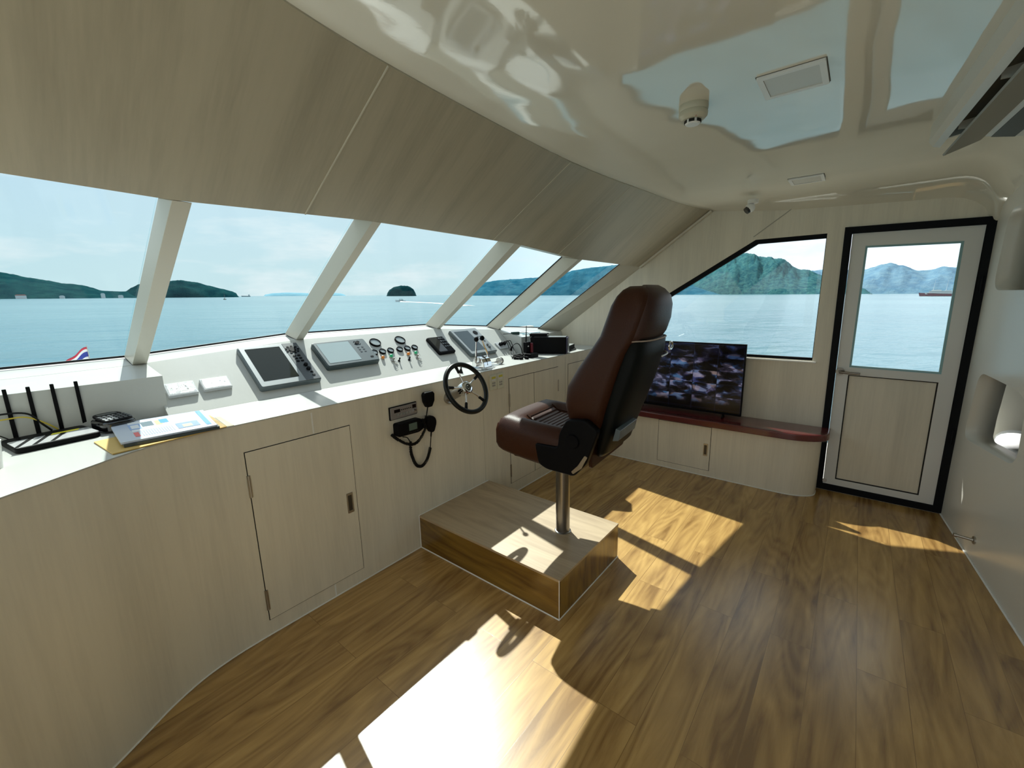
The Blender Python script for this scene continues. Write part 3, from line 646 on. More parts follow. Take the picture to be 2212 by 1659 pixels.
b = B(); b.lathe([(.020, .0155), (.020, .018), (.013, .018), (.013, .0155)], WMx, 28); b.prism(rrect(-.007, .007, -.007, .007, .002), .0155, .018, WMx); b.obj('hub_emblem', M_blackg, st)
for i in range(5):
    a = math.radians(97+72*i); b = B(); u = Vector((math.cos(a), math.sin(a), 0)); b.cyl(WMx @ (u*.036+Vector((0, 0, -.006))), WMx @ (u*.108), .0048, .0045, 12); b.obj('spoke', M_chrome, st, smooth=True)
    b = B(); b.tube([WMx @ (u*r) for r in (.098, .103, .118, .140)], [.0065, .0088, .0085, .010], 12); b.obj('spoke_sleeve', M_rubber, st, smooth=True)
b = B(); q = WMx @ Vector((0, 0, -.04)); b.cyl(q, (1.775, 1.955, .895), .026, .030, 24); b.cyl((1.775, 1.957, .895), (1.775, 1.942, .900), .044, .040, 28); b.obj('steering_column', M_satin, st, smooth=True)

# --------------------------------------------------- throttle control
th = thing('throttle_control', 'chrome twin-lever throttle control with black knobs on the worktop', 'throttle', (2.20, 2.06, 1.012)); TO = Matrix.Translation((2.215, 2.07, 1.012)) @ Matrix.Rotation(math.radians(0), 4, 'Z')
b = B(); b.prism(rrect(-.078, .078, -.068, .068, .018), 0, .010, TO); b.obj('base_plate', M_chrome, th, bevel=.003)
dome = [(-.060, 0), (.060, 0), (.058, .030), (.044, .060), (.020, .078), (-.010, .080), (-.038, .066), (-.056, .036)]
b = B(); b.prism(dome, -.044, .044, TO @ Matrix.Translation((0, 0, .008)) @ frame((0, 0, 0), (0, 1, 0), (0, 0, 1), (1, 0, 0))); b.obj('housing', M_chrome, th, bevel=.006, segs=3)
for sx in (-.002,):
    b = B(); arc = [(0, .060*math.cos(q), .008+.0835*math.sin(q)) for q in [PI*i/14 for i in range(1, 14)]]; b.tube([TO @ Vector((sx, y*.97, z)) for _, y, z in arc], .0042, 8); b.obj('lever_slot', M_blackg, th, smooth=True)
for sx, tx, tz, nm in ((-.060, -.072, .215, 'l'), (.058, -.012, .218, 'r')):
    b = B(); b.cyl(TO @ Vector((sx*.7, 0, .035)), TO @ Vector((sx*1.25, 0, .035)), .016, n=20); b.tube(smooth_path([TO @ Vector((sx*1.1, 0, .035)), TO @ Vector((sx*1.05, -.004, .09)), TO @ Vector(((sx+tx)/2, -.010, .15)), TO @ Vector((tx, -.02, tz-.012))], 5), [.0085]*5+[.007]*5+[.0055]*6, 10); lv = b.obj('lever', M_chrome, th, smooth=True)
    b = B(); b.sphere(TO @ Vector((tx, -.022, tz)), .0165, sc=(1, 1, 1.12)); b.obj('lever_knob', M_blackp, lv, smooth=True)
# side shift handle lying to the right
sh = thing('shift_handle', 'chrome shift handle with round end beside the throttle control', 'lever', (2.42, 2.10, 1.012))
b = B(); b.tube([(2.292, 2.10, 1.035), (2.36, 2.10, 1.030), (2.42, 2.098, 1.030)], .0055, 10); b.tube([(2.292, 2.06, 1.022), (2.36, 2.055, 1.019), (2.41, 2.06, 1.022)], .005, 10); b.obj('handle_rod', M_chrome, sh, smooth=True)
b = B(); b.cyl((2.415, 2.085, 1.037), (2.445, 2.085, 1.037), .025, .020, 24); b.cyl((2.447, 2.085, 1.037), (2.458, 2.085, 1.037), .025, .010, 24); b.obj('end_disc', M_satin, sh, smooth=True)
# kill switch lanyard clip
ks = thing('kill_switch', 'small black hanging switch on the worktop, seen through the steering wheel', 'switch', (1.985, 2.055, 1.012))
b = B(); b.cyl((1.985, 2.055, 1.0122), (1.985, 2.055, 1.020), .016, n=16); b.cyl((1.985, 2.055, 1.018), (1.985, 2.050, 1.040), .014, .007, 14); b.tube([(1.985, 2.050, 1.038), (1.984, 2.047, 1.060), (1.982, 2.041, 1.070)], .005, 8); b.obj('switch_body', M_rubber, ks, smooth=True)

# --------------------------------------------------- console front: radios, microphones, switch plates
ra = thing('stereo_radio', 'silver car-style radio set into the console front', 'radio', (1.42, 1.955, .85))
b = B(); b.prism(rrect(1.326, 1.514, .851, .925, .003), 0, .006, FM); b.obj('faceplate_surround', M_blackp, ra)
b = B(); b.prism(rrect(1.331, 1.511, .855, .921, .004), .005, .014, FM); b.obj('faceplate', pm('grey_faceplate', (.30, .29, .30), .35, .3), ra, bevel=.002)
b = B(); b.box(1.352, 1.392, .890, .908, .0138, .0148, FM); b.obj('radio_display', M_blackg, ra)
b = B(); b.box(1.478, 1.503, .893, .914, .0138, .0148, FM); b.obj('usb_port', M_blackg, ra)
for i in range(6): b = B(); b.cyl(FM @ Vector((1.402+.0125*i, .900, .0135)), FM @ Vector((1.402+.0125*i, .900, .0165)), .0032, n=10); b.obj('button', M_blackp, ra)
for i in range(5): b = B(); b.cyl(FM @ Vector((1.374+.0205*i, .876, .0135)), FM @ Vector((1.374+.0205*i, .876, .0175)), .0070, n=14); b.obj('button', M_lgrey, ra, smooth=True)
b = B(); b.cyl(FM @ Vector((1.490, .876, .0135)), FM @ Vector((1.490, .876, .026)), .0115, .010, 20); b.obj('volume_knob', M_chrome, ra, smooth=True)
vh = thing('marine_radio', 'black marine radio with small green-grey display below the silver radio', 'radio', (1.43, 1.955, .76))
b = B(); b.prism(roundpoly([(1.345, .758), (1.49, .752), (1.535, .772), (1.537, .808), (1.505, .832), (1.345, .832)], .014), 0, .050, FM); b.obj('radio_body', M_blackp, vh, bevel=.005)
b = B(); b.box(1.418, 1.474, .778, .818, .049, .0515, FM); b.obj('radio_display', pm('green_grey_lcd', (.10, .15, .13), .2), vh)
b = B(); b.cyl(FM @ Vector((1.516, .815, .048)), FM @ Vector((1.516, .815, .062)), .013, n=18); b.obj('knob', M_blackp, vh, smooth=True)
b = B(); b.cyl(FM @ Vector((1.520, .780, .048)), FM @ Vector((1.520, .780, .062)), .011, n=18); b.obj('knob', M_blackp, vh, smooth=True)
for i in range(5): b = B(); b.box(1.408+.015*i, 1.419+.015*i, .760, .768, .0495, .053, FM); b.obj('button', M_rubber, vh)
def mic(name_label, cx, top, bot, w, cordpts, shape, coil=None):
    m = thing('hand_microphone', name_label, 'microphone', tuple(FM @ Vector((cx, bot, 0))), 0, 'hand microphones on the console front')
    b = B(); b.prism(shape, .012, .045, FM); b.obj('microphone_body', M_blackp, m, bevel=.007, segs=3)
    b = B(); b.box(cx-.012, cx+.012, bot+(top-bot)*.5, bot+(top-bot)*.8, 0, .014, FM); b.obj('hanger_clip', M_satin, m)
    for pts, r in cordpts: b = B(); b.tube(smooth_path([FM @ Vector(p) for p in pts], 6), r, 10); b.obj('cord', M_rubber, m, smooth=True)
    if coil:
        pts = smooth_path([FM @ Vector(p) for p in coil[0]], 40); path = []; L = 0
        for i, p in enumerate(pts):
            if i: L += (p-pts[i-1]).length
            d = (pts[min(i+1, len(pts)-1)]-pts[max(i-1, 0)]).normalized(); u = Vector((0, 1, 0)).cross(d).normalized(); v = d.cross(u); a = L*2*PI/coil[2]
            path.append(p+u*math.cos(a)*coil[1]+v*math.sin(a)*coil[1])
        b = B(); b.tube(path, .0026, 6); b.obj('coiled_cord', M_rubber, m, smooth=True)
    return m
c1_ = 1.585
mic('square-shouldered black microphone hanging above the round one', c1_, .965, .885, .08,
    [([(c1_-.006, .885, .028), (c1_-.012, .855, .026), (c1_-.02, .825, .026)], .0036)],
    roundpoly([(c1_-.040, .958), (c1_-.030, .972), (c1_+.028, .972), (c1_+.040, .958), (c1_+.038, .915), (c1_+.018, .880), (c1_-.018, .880), (c1_-.036, .915)][::-1], .006),
    ([(c1_-.02, .828, .026), (c1_-.028, .775, .028), (1.515, .712, .030), (1.468, .684, .028), (1.415, .697, .026), (1.355, .740, .022), (1.322, .775, .020)], .0075, .0060))
c2_ = 1.590
mic('rounded black microphone hanging below the square-shouldered one', c2_, .82, .72, .07,
    [([(c2_+.004, .725, .028), (c2_+.002, .690, .024), (c2_-.004, .640, .022), (c2_-.007, .622, .022)], [.0065]+[.005]*5+[.003]*13), ([(1.385, .748, .030), (1.415, .735, .030), (1.437, .700, .026)], .0028)],
    roundpoly([(c2_-.034, .822), (c2_+.010, .826), (c2_+.034, .806), (c2_+.040, .775), (c2_+.018, .722), (c2_-.010, .722), (c2_-.036, .775)][::-1], .018),
    ([(c2_-.007, .625, .022), (1.570, .590, .022), (1.548, .552, .022), (1.512, .530, .022), (1.475, .545, .022), (1.452, .590, .022), (1.440, .640, .022), (1.437, .702, .026)], .0080, .0062))
for n_, (x0, x1, z0, z1) in enumerate(((2.158, 2.230, .871, .976), (2.2335, 2.306, .868, .978))):
    t = thing('switch_plate', 'cream two-button switch plate with yellow label, %s of the pair right of the wheel' % ('left' if n_ == 0 else 'right'), 'switch', tuple(FM @ Vector(((x0+x1)/2, z0, 0))), 0, 'switch plates right of the wheel')
    b = B(); b.prism(rrect(x0, x1, z0, z1, .004), 0, .012, FM); b.obj('plate', pm('cream_plastic', (.68, .68, .56), .35), t, bevel=.003)
    b = B(); b.box(x0+.016, x1-.016, z1-.026, z1-.012, .0118, .0128, FM); b.obj('yellow_label', pm('yellow_label', (.60, .55, .04), .5), t)
    b = B(); b.box(x0+.018, x1-.018, z1-.040, z1-.032, .0118, .0135, FM); b.obj('white_label', M_plast, t)
    for zz in (z0+.030, z0+.048):
        for xx in (x0+.026, x0+.044): b = B(); key_ = rrect(xx-.006, xx+.006, zz-.006, zz+.006, .002, 3); b.prism(key_, .0118, .015, FM); b.obj('button', pm('grey_button', (.35, .35, .33), .4), t)

# ------------------------------------------------------------------ seat platform
pl = thing('seat_platform', 'low oak-clad box platform carrying the helm seat, against the console', 'platform', (1.79, 1.45, 0))
PX0, PX1, PY0, PY1, PZ = 1.478, 2.11, .943, 1.950, .215
b = B(); b.box(PX0, PX1, PY0, PY1, PZ-.012, PZ); b.obj('top_board', M_ptop, pl)
b = B(); b.box(PX0+.001, PX0+.015, PY0+.001, PY1, .002, PZ-.012); b.obj('side_board', M_pside, pl)
b = B(); b.box(PX0+.015, PX1-.001, PY0+.001, PY0+.015, .002, PZ-.012); b.obj('end_board', M_pend, pl)
b = B(); b.box(PX1-.015, PX1-.001, PY0+.015, PY1, .002, PZ-.012); b.obj('side_board', M_pside, pl)
b = B(); b.box(PX0+.015, PX1-.015, PY0+.015, PY1, .002, PZ-.012); b.obj('carcass', M_lam, pl)
b = B(); b.tube([(PX0, PY1, .004), (PX0, PY0, .004), (PX1, PY0, .004)], .004, 6); b.tube([(PX0+.001, PY0+.001, .004), (PX0+.001, PY0+.001, PZ-.002)], .0022, 6); b.tube([(PX0, PY1, .004), (PX0, PY1, PZ)], .003, 6); b.tube([(PX0, PY1, PZ), (PX1, PY1, PZ)], .0035, 6); b.obj('sealant_bead', M_caulk, pl)

# ------------------------------------------------------------------ helm seat (local: +y forward, z from platform top)
hs = thing('helm_chair', 'tall brown leather helm seat with black shell on a steel post', 'seat', (1.855, 1.16, PZ), math.radians(4)); hs['_loc'] = (0, 0, 0)
SZ = -PZ
def loft(levels, n=28, p=3.2):
    vs = []; fs = []
    for z, yf, yr, hw in levels:
        cy = (yf+yr)/2; hy = (yf-yr)/2
        for i in range(n):
            a = 2*PI*i/n; c, s_ = math.cos(a), math.sin(a)
            vs.append((hw*math.copysign(abs(c)**(2/p), c), cy+hy*math.copysign(abs(s_)**(2/p), s_), z+SZ))
    for k_ in range(len(levels)-1):
        for i in range(n): fs.append((k_*n+i, k_*n+(i+1) % n, (k_+1)*n+(i+1) % n, (k_+1)*n+i))
    fs += [tuple(range(n-1, -1, -1)), tuple((len(levels)-1)*n+i for i in range(n))]
    b = B(); b.add(vs, fs); return b
b = B(); b.cyl((0, 0, 0), (0, 0, .47), .0385, n=36); b.obj('post', M_steel, hs, smooth=True, local=True)
b = B(); b.lathe([(.046, 0), (.046, .004), (.040, .008), (.0386, .008)], n=32); b.obj('post_collar', M_satin, hs, smooth=True, local=True)
b = B(); b.box(-.20, .20, -.20, .19, .685+SZ, .74+SZ); b.box(-.10, .10, -.10, .10, .665+SZ, .69+SZ); b.obj('seat_base', M_blackp, hs, bevel=.012, local=True)
# cushion
n_u, n_v = 30, 30; vs = []; fs = []
def sst(a, b_, x): t = min(1, max(0, (x-a)/(b_-a))); return t*t*(3-2*t)
def seatpt(u, v, mode=0):
    x = .262*u*math.sqrt(1-.16*v*v); y = .025+.25*v*math.sqrt(1-.16*u*u)
    z = .900+.014*v
    m_u = max(abs(u)*1.0, v+.22 if v > -.2 else 0)
    z -= .040*(1-sst(.42, .80, m_u)); z -= .045*max(abs(u), abs(v))**11
    return x, y, z
for i in range(n_u+1):
    for j in range(n_v+1):
        x, y, z = seatpt(-1+2*i/n_u, -1+2*j/n_v); vs.append((x, y, z+SZ))
for i in range(n_u):
    for j in range(n_v): a = i*(n_v+1)+j; fs.append((a, a+n_v+1, a+n_v+2, a+1))
ring = [i*(n_v+1) for i in range(n_u+1)]+[n_u*(n_v+1)+j for j in range(1, n_v+1)]+[i*(n_v+1)+n_v for i in range(n_u-1, -1, -1)]+[j for j in range(n_v-1, 0, -1)]
prev = ring
for z_, k_, dz in ((.835, 1.030, 0), (.765, 1.03, 0), (.720, .995, 1), (.700, .93, 1)):
    cur = []
    for q in ring:
        v = vs[q]; fr_ = (v[1]-.025)/.25; cur.append(len(vs)); vs.append((v[0]*k_, .025+(v[1]-.025)*k_, z_+SZ+dz*.02*fr_))
    for i in range(len(ring)): fs.append((prev[i], cur[i], cur[(i+1) % len(ring)], prev[(i+1) % len(ring)]))
    prev = cur
fs.append(tuple(prev))
b = B(); b.add(vs, fs); b.obj('seat_cushion', M_lea, hs, smooth=True, local=True, angle=70)
vs = []; fs = []
for i in range(17):
    for j in range(17):
        u = -.50+1.0*i/16; v = -.95+1.42*j/16; x, y, z = seatpt(u, v); vs.append((x, y, z+SZ+.0035-.006*(max(abs(i-8)/8, abs(j-8)/8) > .99)))
for i in range(16):
    for j in range(16): a = i*17+j; fs.append((a, a+17, a+18, a+1))
b = B(); b.add(vs, fs); b.obj('pleated_insert', M_pleat, hs, smooth=True, local=True)
for sx in (-1, 1):
    pts = [seatpt(sx*.52, -.95+1.42*j/10) for j in range(11)]; b = B(); b.tube([(x, y, z+SZ+.003) for x, y, z in pts], .0028, 6); b.obj('piping', M_lea, hs, smooth=True, local=True)
# backrest
b = loft([(.86, -.175, -.285, .17), (.885, -.15, -.30, .20), (.93, -.125, -.315, .228), (1.0, -.105, -.335, .238), (1.09, -.112, -.366, .238), (1.18, -.165, -.392, .234), (1.26, -.222, -.420, .229), (1.33, -.268, -.456, .221),
          (1.40, -.290, -.482, .212), (1.46, -.308, -.492, .200), (1.50, -.330, -.487, .186), (1.525, -.352, -.470, .165), (1.54, -.375, -.450, .130)], 40, 4.2)
b.obj('backrest', M_lea, hs, smooth=True, local=True, angle=80)
b = loft([(1.30, -.36, -.458, .200), (1.34, -.37, -.486, .200), (1.40, -.38, -.506, .196), (1.46, -.39, -.512, .184), (1.50, -.40, -.505, .165), (1.53, -.41, -.480, .130), (1.545, -.42, -.455, .09)], 36, 2.6)
b.obj('headrest_back', M_lea2, hs, smooth=True, local=True, angle=80)
b = loft([(.765, -.255, -.300, .165), (.79, -.26, -.325, .185), (.90, -.27, -.362, .198), (1.00, -.29, -.398, .204), (1.12, -.32, -.440, .206), (1.24, -.36, -.474, .204), (1.30, -.37, -.480, .198), (1.318, -.38, -.465, .185)], 36, 3.2)
b.obj('back_shell', pm('black_shell', (.005, .006, .006), .5, spec=.12, bump=.1, bscale=400), hs, smooth=True, local=True, angle=60)
pts = [(.203*math.copysign(abs(math.cos(a))**.7, math.cos(a)), -.375-.115*math.sin(a)**.7, 1.312+SZ) for a in [PI*i/18 for i in range(19)]]
b = B(); b.tube(pts, .0035, 8); b.obj('piping', pm('pale_piping', (.42, .33, .28), .5), hs, smooth=True, local=True)
pts = [(.210*math.copysign(abs(math.cos(a))**.7, math.cos(a)), -.375-.125*math.sin(a)**.7, 1.232+SZ) for a in [PI*i/18 for i in range(2, 10)]]
b = B(); b.tube(pts, .004, 8); b.obj('grab_strap', M_satin, hs, smooth=True, local=True)
b = B(); b.tube([(.175+.030*math.cos(q), -.490, 1.262+SZ+.018*math.sin(q)) for q in [2*PI*i/20 for i in range(20)]], .0045, 8, closed=True); b.obj('hook_ring', M_chrome, hs, smooth=True, local=True)
for sx in (-1, 1):
    out_ = roundpoly([(.005, .815), (-.015, .715), (-.06, .695), (-.205, .690), (-.265, .76), (-.322, .925), (-.26, .968), (-.165, .955), (-.128, .885), (-.12, .815)][::-1], .018)
    X = frame((sx*.262 if sx > 0 else -.262, 0, SZ), (0, 1, 0), (0, 0, 1), (1, 0, 0))
    b = B(); b.prism(out_, -.020, .020, X); b.obj('hinge_cover', M_blackp, hs, bevel=.008, segs=3, local=True)
    b = B(); b.cyl((sx*.278, -.20, .86+SZ), (sx*.290, -.20, .86+SZ), .036, .030, 28); b.obj('recline_knob', M_blackp, hs, smooth=True, local=True)
b = B(); b.prism(roundpoly([(-.205, .705), (-.245, .740), (-.275, .800), (-.262, .806), (-.228, .75), (-.195, .715)], .006), -.288, -.282, frame((0, 0, SZ), (0, 1, 0), (0, 0, 1), (1, 0, 0))); b.obj('recline_lever', M_satin, hs, local=True)
b = B(); b.add([(-.19, -.378, .866+SZ), (.03, -.378, .866+SZ), (.03, -.388, .916+SZ), (-.19, -.388, .916+SZ), (-.19, -.350, .860+SZ), (.03, -.350, .860+SZ), (.03, -.365, .922+SZ), (-.19, -.365, .922+SZ)], [(0, 1, 2, 3), (7, 6, 5, 4), (0, 4, 5, 1), (1, 5, 6, 2), (2, 6, 7, 3), (3, 7, 4, 0)]); b.obj('shell_ledge', pm('slate_plastic', (.10, .13, .15), .25), hs, local=True, bevel=.003)
b = B(); b.prism(rrect(-.21, .21, .712, .835, .02), .245, .262, frame((0, 0, SZ), (1, 0, 0), (0, 0, 1), (0, -1, 0))); b.obj('rear_skirt', M_lea, hs, bevel=.006, local=True)

# ------------------------------------------------------------------ side bench, slab, TV
be = thing('side_bench', 'cream laminate bench locker along the side wall with rounded end', 'bench', (3.74, 1.0, 0))
bo = [(3.868, .105), (3.868, 1.953), (3.600, 1.953), (3.600, .40)]+[(3.735-.135*math.cos(a), .33-.225*math.sin(a)) for a in [PI/2*i/10 for i in range(1, 11)]]+[(3.80, .105)]
b = B(); b.prism(bo[::-1], 0, .440); b.obj('bench_body', M_lam, be, smooth=True, angle=30)
BM = frame((3.600, 0, 0), (0, -1, 0), (0, 0, 1), (-1, 0, 0))
locker(-1.262, -.825, .052, .430, -1.258, (-.862, .180, .286), M=BM, parent=be, hz=())
b = B(); b.tube([(x-.002, y, .003) for x, y in bo[2:]], .004, 5); b.obj('sealant_bead', M_caulk, be)
so = [(3.868, .06), (3.868, 1.953), (3.555, 1.953), (3.555, .42)]+[(3.72-.165*math.cos(a), .34-.28*math.sin(a)) for a in [PI/2*i/10 for i in range(1, 11)]]+[(3.80, .06)]
M_red = pm('dark_red_gloss_board', (.13, .016, .018), .16, coat=.6, vary=.25, vscale=3, stretch=(8, 1, 8))
b = B(); b.prism(so[::-1], .440, .492); sl = b.obj('bench_top', M_red, be, bevel=.008)
# loose film wrapping along the slab edge
vs = []; fs = []; path = [(x, y) for x, y in so[2:]]; dense = []
for (x0, y0), (x1, y1) in zip(path, path[1:]):
    L = math.hypot(x1-x0, y1-y0); m_n = max(1, int(L/.02))
    for i in range(m_n): dense.append((x0+(x1-x0)*i/m_n, y0+(y1-y0)*i/m_n))
for i, (x, y) in enumerate(dense):
    nx_, ny_ = (-1, 0) if y > .42 else Vector((x-3.75, y-.40)).normalized()
    for j in range(9):
        t_ = j/8; z = .436+(.064)*min(1, t_*1.6); inn = max(0, t_-.62)*.16
        o_ = .003+.006*abs(mnoise.noise(Vector((y*9, t_*5, 2.0))))+.0025*abs(mnoise.noise(Vector((y*40, t_*14, 5.0))))
        vs.append((x+nx_*(o_-inn), y+ny_*(o_-inn), z+(.003*abs(mnoise.noise(Vector((y*22, t_*11, 1)))) if t_ > .6 else 0)))
for i in range(len(dense)-1):
    for j in range(8): a = i*9+j; fs.append((a, a+9, a+10, a+1))
b = B(); b.add(vs, fs); b.obj('plastic_film', M_film2, be, smooth=True)

def screen_mat():
    m = bpy.data.materials.new('camera_mosaic_screen'); m.use_nodes = True; t = m.node_tree; p = t.nodes['Principled BSDF']
    p.inputs['Base Color'].default_value = (.004, .004, .006, 1); p.inputs['Roughness'].default_value = .15
    tc = nd(t, 'ShaderNodeTexCoord'); s_ = nd(t, 'ShaderNodeSeparateXYZ'); lk(t, tc.outputs['Generated'], s_.inputs[0])
    cx = mathn(t, 'MULTIPLY', s_.outputs[1], 5.0); cz = mathn(t, 'MULTIPLY', mathn(t, 'SUBTRACT', s_.outputs[2], .22), 5.2)
    ix = mathn(t, 'FLOOR', cx); iz = mathn(t, 'FLOOR', cz)
    cb = nd(t, 'ShaderNodeCombineXYZ'); lk(t, cx, cb.inputs[0]); lk(t, cz, cb.inputs[1]); lk(t, mathn(t, 'ADD', mathn(t, 'MULTIPLY', ix, 3.7), mathn(t, 'MULTIPLY', iz, 11.3)), cb.inputs[2])
    n = nd(t, 'ShaderNodeTexNoise', i_Scale=1.8, i_Detail=4.0, i_Distortion=.5); lk(t, cb.outputs[0], n.inputs['Vector'])
    v = nd(t, 'ShaderNodeTexVoronoi', i_Scale=2.3); lk(t, cb.outputs[0], v.inputs['Vector'])
    val = ramp(t, [(.44, (0, 0, 0)), (.54, (.08, .09, .15)), (.60, (.5, .52, .68)), (.75, (.85, .88, 1))]); lk(t, n.outputs[0], val.inputs[0])
    cid = nd(t, 'ShaderNodeTexWhiteNoise', noise_dimensions='2D'); cb2 = nd(t, 'ShaderNodeCombineXYZ'); lk(t, ix, cb2.inputs[0]); lk(t, iz, cb2.inputs[1]); lk(t, cb2.outputs[0], cid.inputs['Vector'])
    hue = ramp(t, [(0, (.55, .55, .85)), (.25, (.10, .35, .60)), (.5, (.75, .70, .85)), (.72, (.65, .45, .35)), (.9, (.12, .16, .42))]); lk(t, mathn(t, 'MULTIPLY', v.outputs['Color'], 1.0), hue.inputs[0])
    col = mixc(t, 1.0, val.outputs[0], hue.outputs[0], 'MULTIPLY')
    top = ramp(t, [(.10, (0, 0, 0)), (.20, (.75, .75, .75)), (.74, (1, 1, 1)), (.80, (.22, .25, .32)), (1, (.15, .22, .32))]); lk(t, s_.outputs[2], top.inputs[0])
    col = mixc(t, 1.0, col, top.outputs[0], 'MULTIPLY')
    gx = mathn(t, 'GREATER_THAN', mathn(t, 'ABSOLUTE', mathn(t, 'SUBTRACT', mathn(t, 'FRACT', cx), .5)), .488); gz = mathn(t, 'GREATER_THAN', mathn(t, 'ABSOLUTE', mathn(t, 'SUBTRACT', mathn(t, 'FRACT', cz), .5)), .488)
    col = mixc(t, mathn(t, 'MAXIMUM', gx, gz), col, (.01, .012, .03))
    lk(t, col, p.inputs['Emission Color']); p.inputs['Emission Strength'].default_value = .42
    return m
tv = thing('television', 'wide flat black television showing a mosaic of camera views, on the side bench', 'television', (3.745, 1.13, .492))
b = B(); b.box(3.722, 3.752, .645, 1.615, .520, 1.106); b.box(3.752, 3.79, .80, 1.46, .56, .92); b.obj('casing', M_blackp, tv, bevel=.003)
b = B(); b.box(3.7205, 3.7225, .653, 1.607, .540, 1.098); b.obj('screen', screen_mat(), tv)
for y in (.78, 1.48): b = B(); b.tube([(3.70, y, .4945), (3.737, y, .522), (3.775, y, .4945)], .006, 8); b.obj('foot', M_blackp, tv, smooth=True)

# ------------------------------------------------------------------ things on the worktop, left
ZC = 1.0122
ro = thing('wifi_router', 'black and white router with four upright flat antennas on the worktop', 'router', (.10, 2.32, ZC))
RM = frame((.097, 2.308, ZC), (.988, .152, 0), (-.152, .988, 0), (0, 0, 1))
b = B(); b.prism(rrect(-.112, .112, -.100, .105, .02), 0, .020, RM); b.obj('router_body', M_blackp, ro, bevel=.005)
b = B(); b.prism(roundpoly([(-.108, -.094), (.108, -.094), (.108, .03), (-.108, .03)], .012), .0195, .0215, RM); b.obj('white_top', pm('pale_router_top', (.55, .56, .57), .2, coat=.4), ro)
b = B(); b.prism([(.0, .012), (.075, .012), (.085, .034), (.01, .034)], .0213, .0225, RM); b.obj('yellow_sticker', pm('yellow_sticker', (.85, .75, .03), .4), ro)
for x in (-.06, -.015, .030): b = B(); b.prism([(x-.055, -.092), (x-.043, -.092), (x+.022, .03), (x+.006, .03)], .0215, .0222, RM); b.obj('dark_stripe', M_blackp, ro)
for x in (.012, .0705, .133, .1995):
    b = B(); yb = 2.425; b.prism(roundpoly([(x-.0065, 1.026), (x+.0065, 1.026), (x+.0055, 1.212), (x-.0055, 1.212)], .002), -.004, .004, frame((0, yb, 0), (1, 0, 0), (0, 0, 1), (0, -1, 0))); b.obj('antenna', M_blackp, ro)
ph = thing('handset_cradle', 'small glossy black keypad unit on the worktop between router and magazines', 'keypad', (.29, 2.36, ZC))
HM = frame((.272, 2.322, ZC), (.97, .22, 0), (-.22, .97, 0), (0, 0, 1))
b = B(); b.prism(roundpoly([(-.056, -.078), (.056, -.078), (.052, .082), (-.052, .082)], .042), 0, .045, HM); b.obj('body', M_blackg, ph, bevel=.012, segs=3)
HT = HM @ Matrix.Translation((0, 0, .046)) @ Matrix.Rotation(math.radians(4), 4, 'X')
b = B(); b.prism(roundpoly([(-.049, -.070), (.049, -.070), (.044, .074), (-.044, .074)], .036), 0, .009, HT); b.obj('key_deck', M_blackp, ph, bevel=.003)
b = B(); b.prism(rrect(-.032, .032, .032, .060, .006), .0085, .0100, HT); b.obj('display', pm('dark_lcd', (.03, .04, .045), .1), ph)
for r_ in range(4):
    for c_2 in range(6):
        b = B(); b.prism(rrect(-.038+.0152*c_2-.005, -.038+.0152*c_2+.005, -.054+.020*r_-.0065, -.054+.020*r_+.0065, .003, 3), .0086, .0115, HT); b.obj('key', pm('pale_key', (.50, .52, .54), .3) if (r_ < 2 and c_2 < 3) else M_dgrey, ph)
cb_ = thing('cable_loop', 'black and yellow cables looping behind the router antennas', 'cable', (.05, 2.44, ZC))
b = B(); b.tube(smooth_path([(-.16, 2.405, 1.08), (-.08, 2.405, 1.118), (.0, 2.405, 1.124), (.055, 2.405, 1.112), (.085, 2.405, 1.065), (.105, 2.41, 1.034)], 6), .0035, 8); b.obj('black_cable', M_rubber, cb_, smooth=True)
b = B(); b.tube(smooth_path([(-.16, 2.405, 1.07), (-.08, 2.405, 1.098), (.0, 2.405, 1.104), (.05, 2.405, 1.100), (.095, 2.405, 1.065), (.122, 2.41, 1.034)], 6), .0028, 8); b.obj('yellow_cable', pm('yellow_cable', (.65, .50, .06), .4), cb_, smooth=True)
b = B(); b.tube(smooth_path([(-.10, 2.405, 1.10), (-.03, 2.405, 1.05), (.0, 2.40, 1.025), (.02, 2.36, 1.036)], 6), .002, 8); b.obj('thin_cable', M_rubber, cb_, smooth=True)
cu = thing('paper_cup', 'white cup at the far left end of the worktop beside the router', 'cup', (-.075, 2.05, ZC))
b = B(); b.lathe([(.030, 0), (.038, .085), (.0395, .088), (.036, .088), (.0285, .004), (.0005, .004)], Matrix.Translation((-.060, 2.06, ZC)), 32); b.obj('cup_body', M_plast, cu, smooth=True)
en = thing('envelope', 'yellow-brown padded envelope overhanging the worktop edge under the magazines', 'envelope', (.38, 2.05, ZC))
def gridsheet(quad, z0, th, mat, name, parent, bend=None, n=14):
    q = [Vector((*p, z0)) for p in quad]; vs = []; fs = []
    for lay in (0, th):
        for i in range(n+1):
            for j in range(n+1):
                u, v = i/n, j/n; p = q[0].lerp(q[1], u).lerp(q[3].lerp(q[2], u), v); z = p.z+lay+(bend(u, v) if bend else 0); vs.append((p.x, p.y, z))
    K = (n+1)**2
    for i in range(n):
        for j in range(n): a = i*(n+1)+j; fs += [(a, a+1, a+n+2, a+n+1), (K+a, K+a+n+1, K+a+n+2, K+a+1)]
    edge = [i*(n+1) for i in range(n+1)]+[n*(n+1)+j for j in range(1, n+1)]+[i*(n+1)+n for i in range(n-1, -1, -1)]+[j for j in range(n-1, 0, -1)]
    for a, c in zip(edge, edge[1:]+edge[:1]): fs.append((a, c, K+c, K+a))
    b = B(); b.add(vs, fs); return b.obj(name, mat, parent, smooth=True, angle=40)
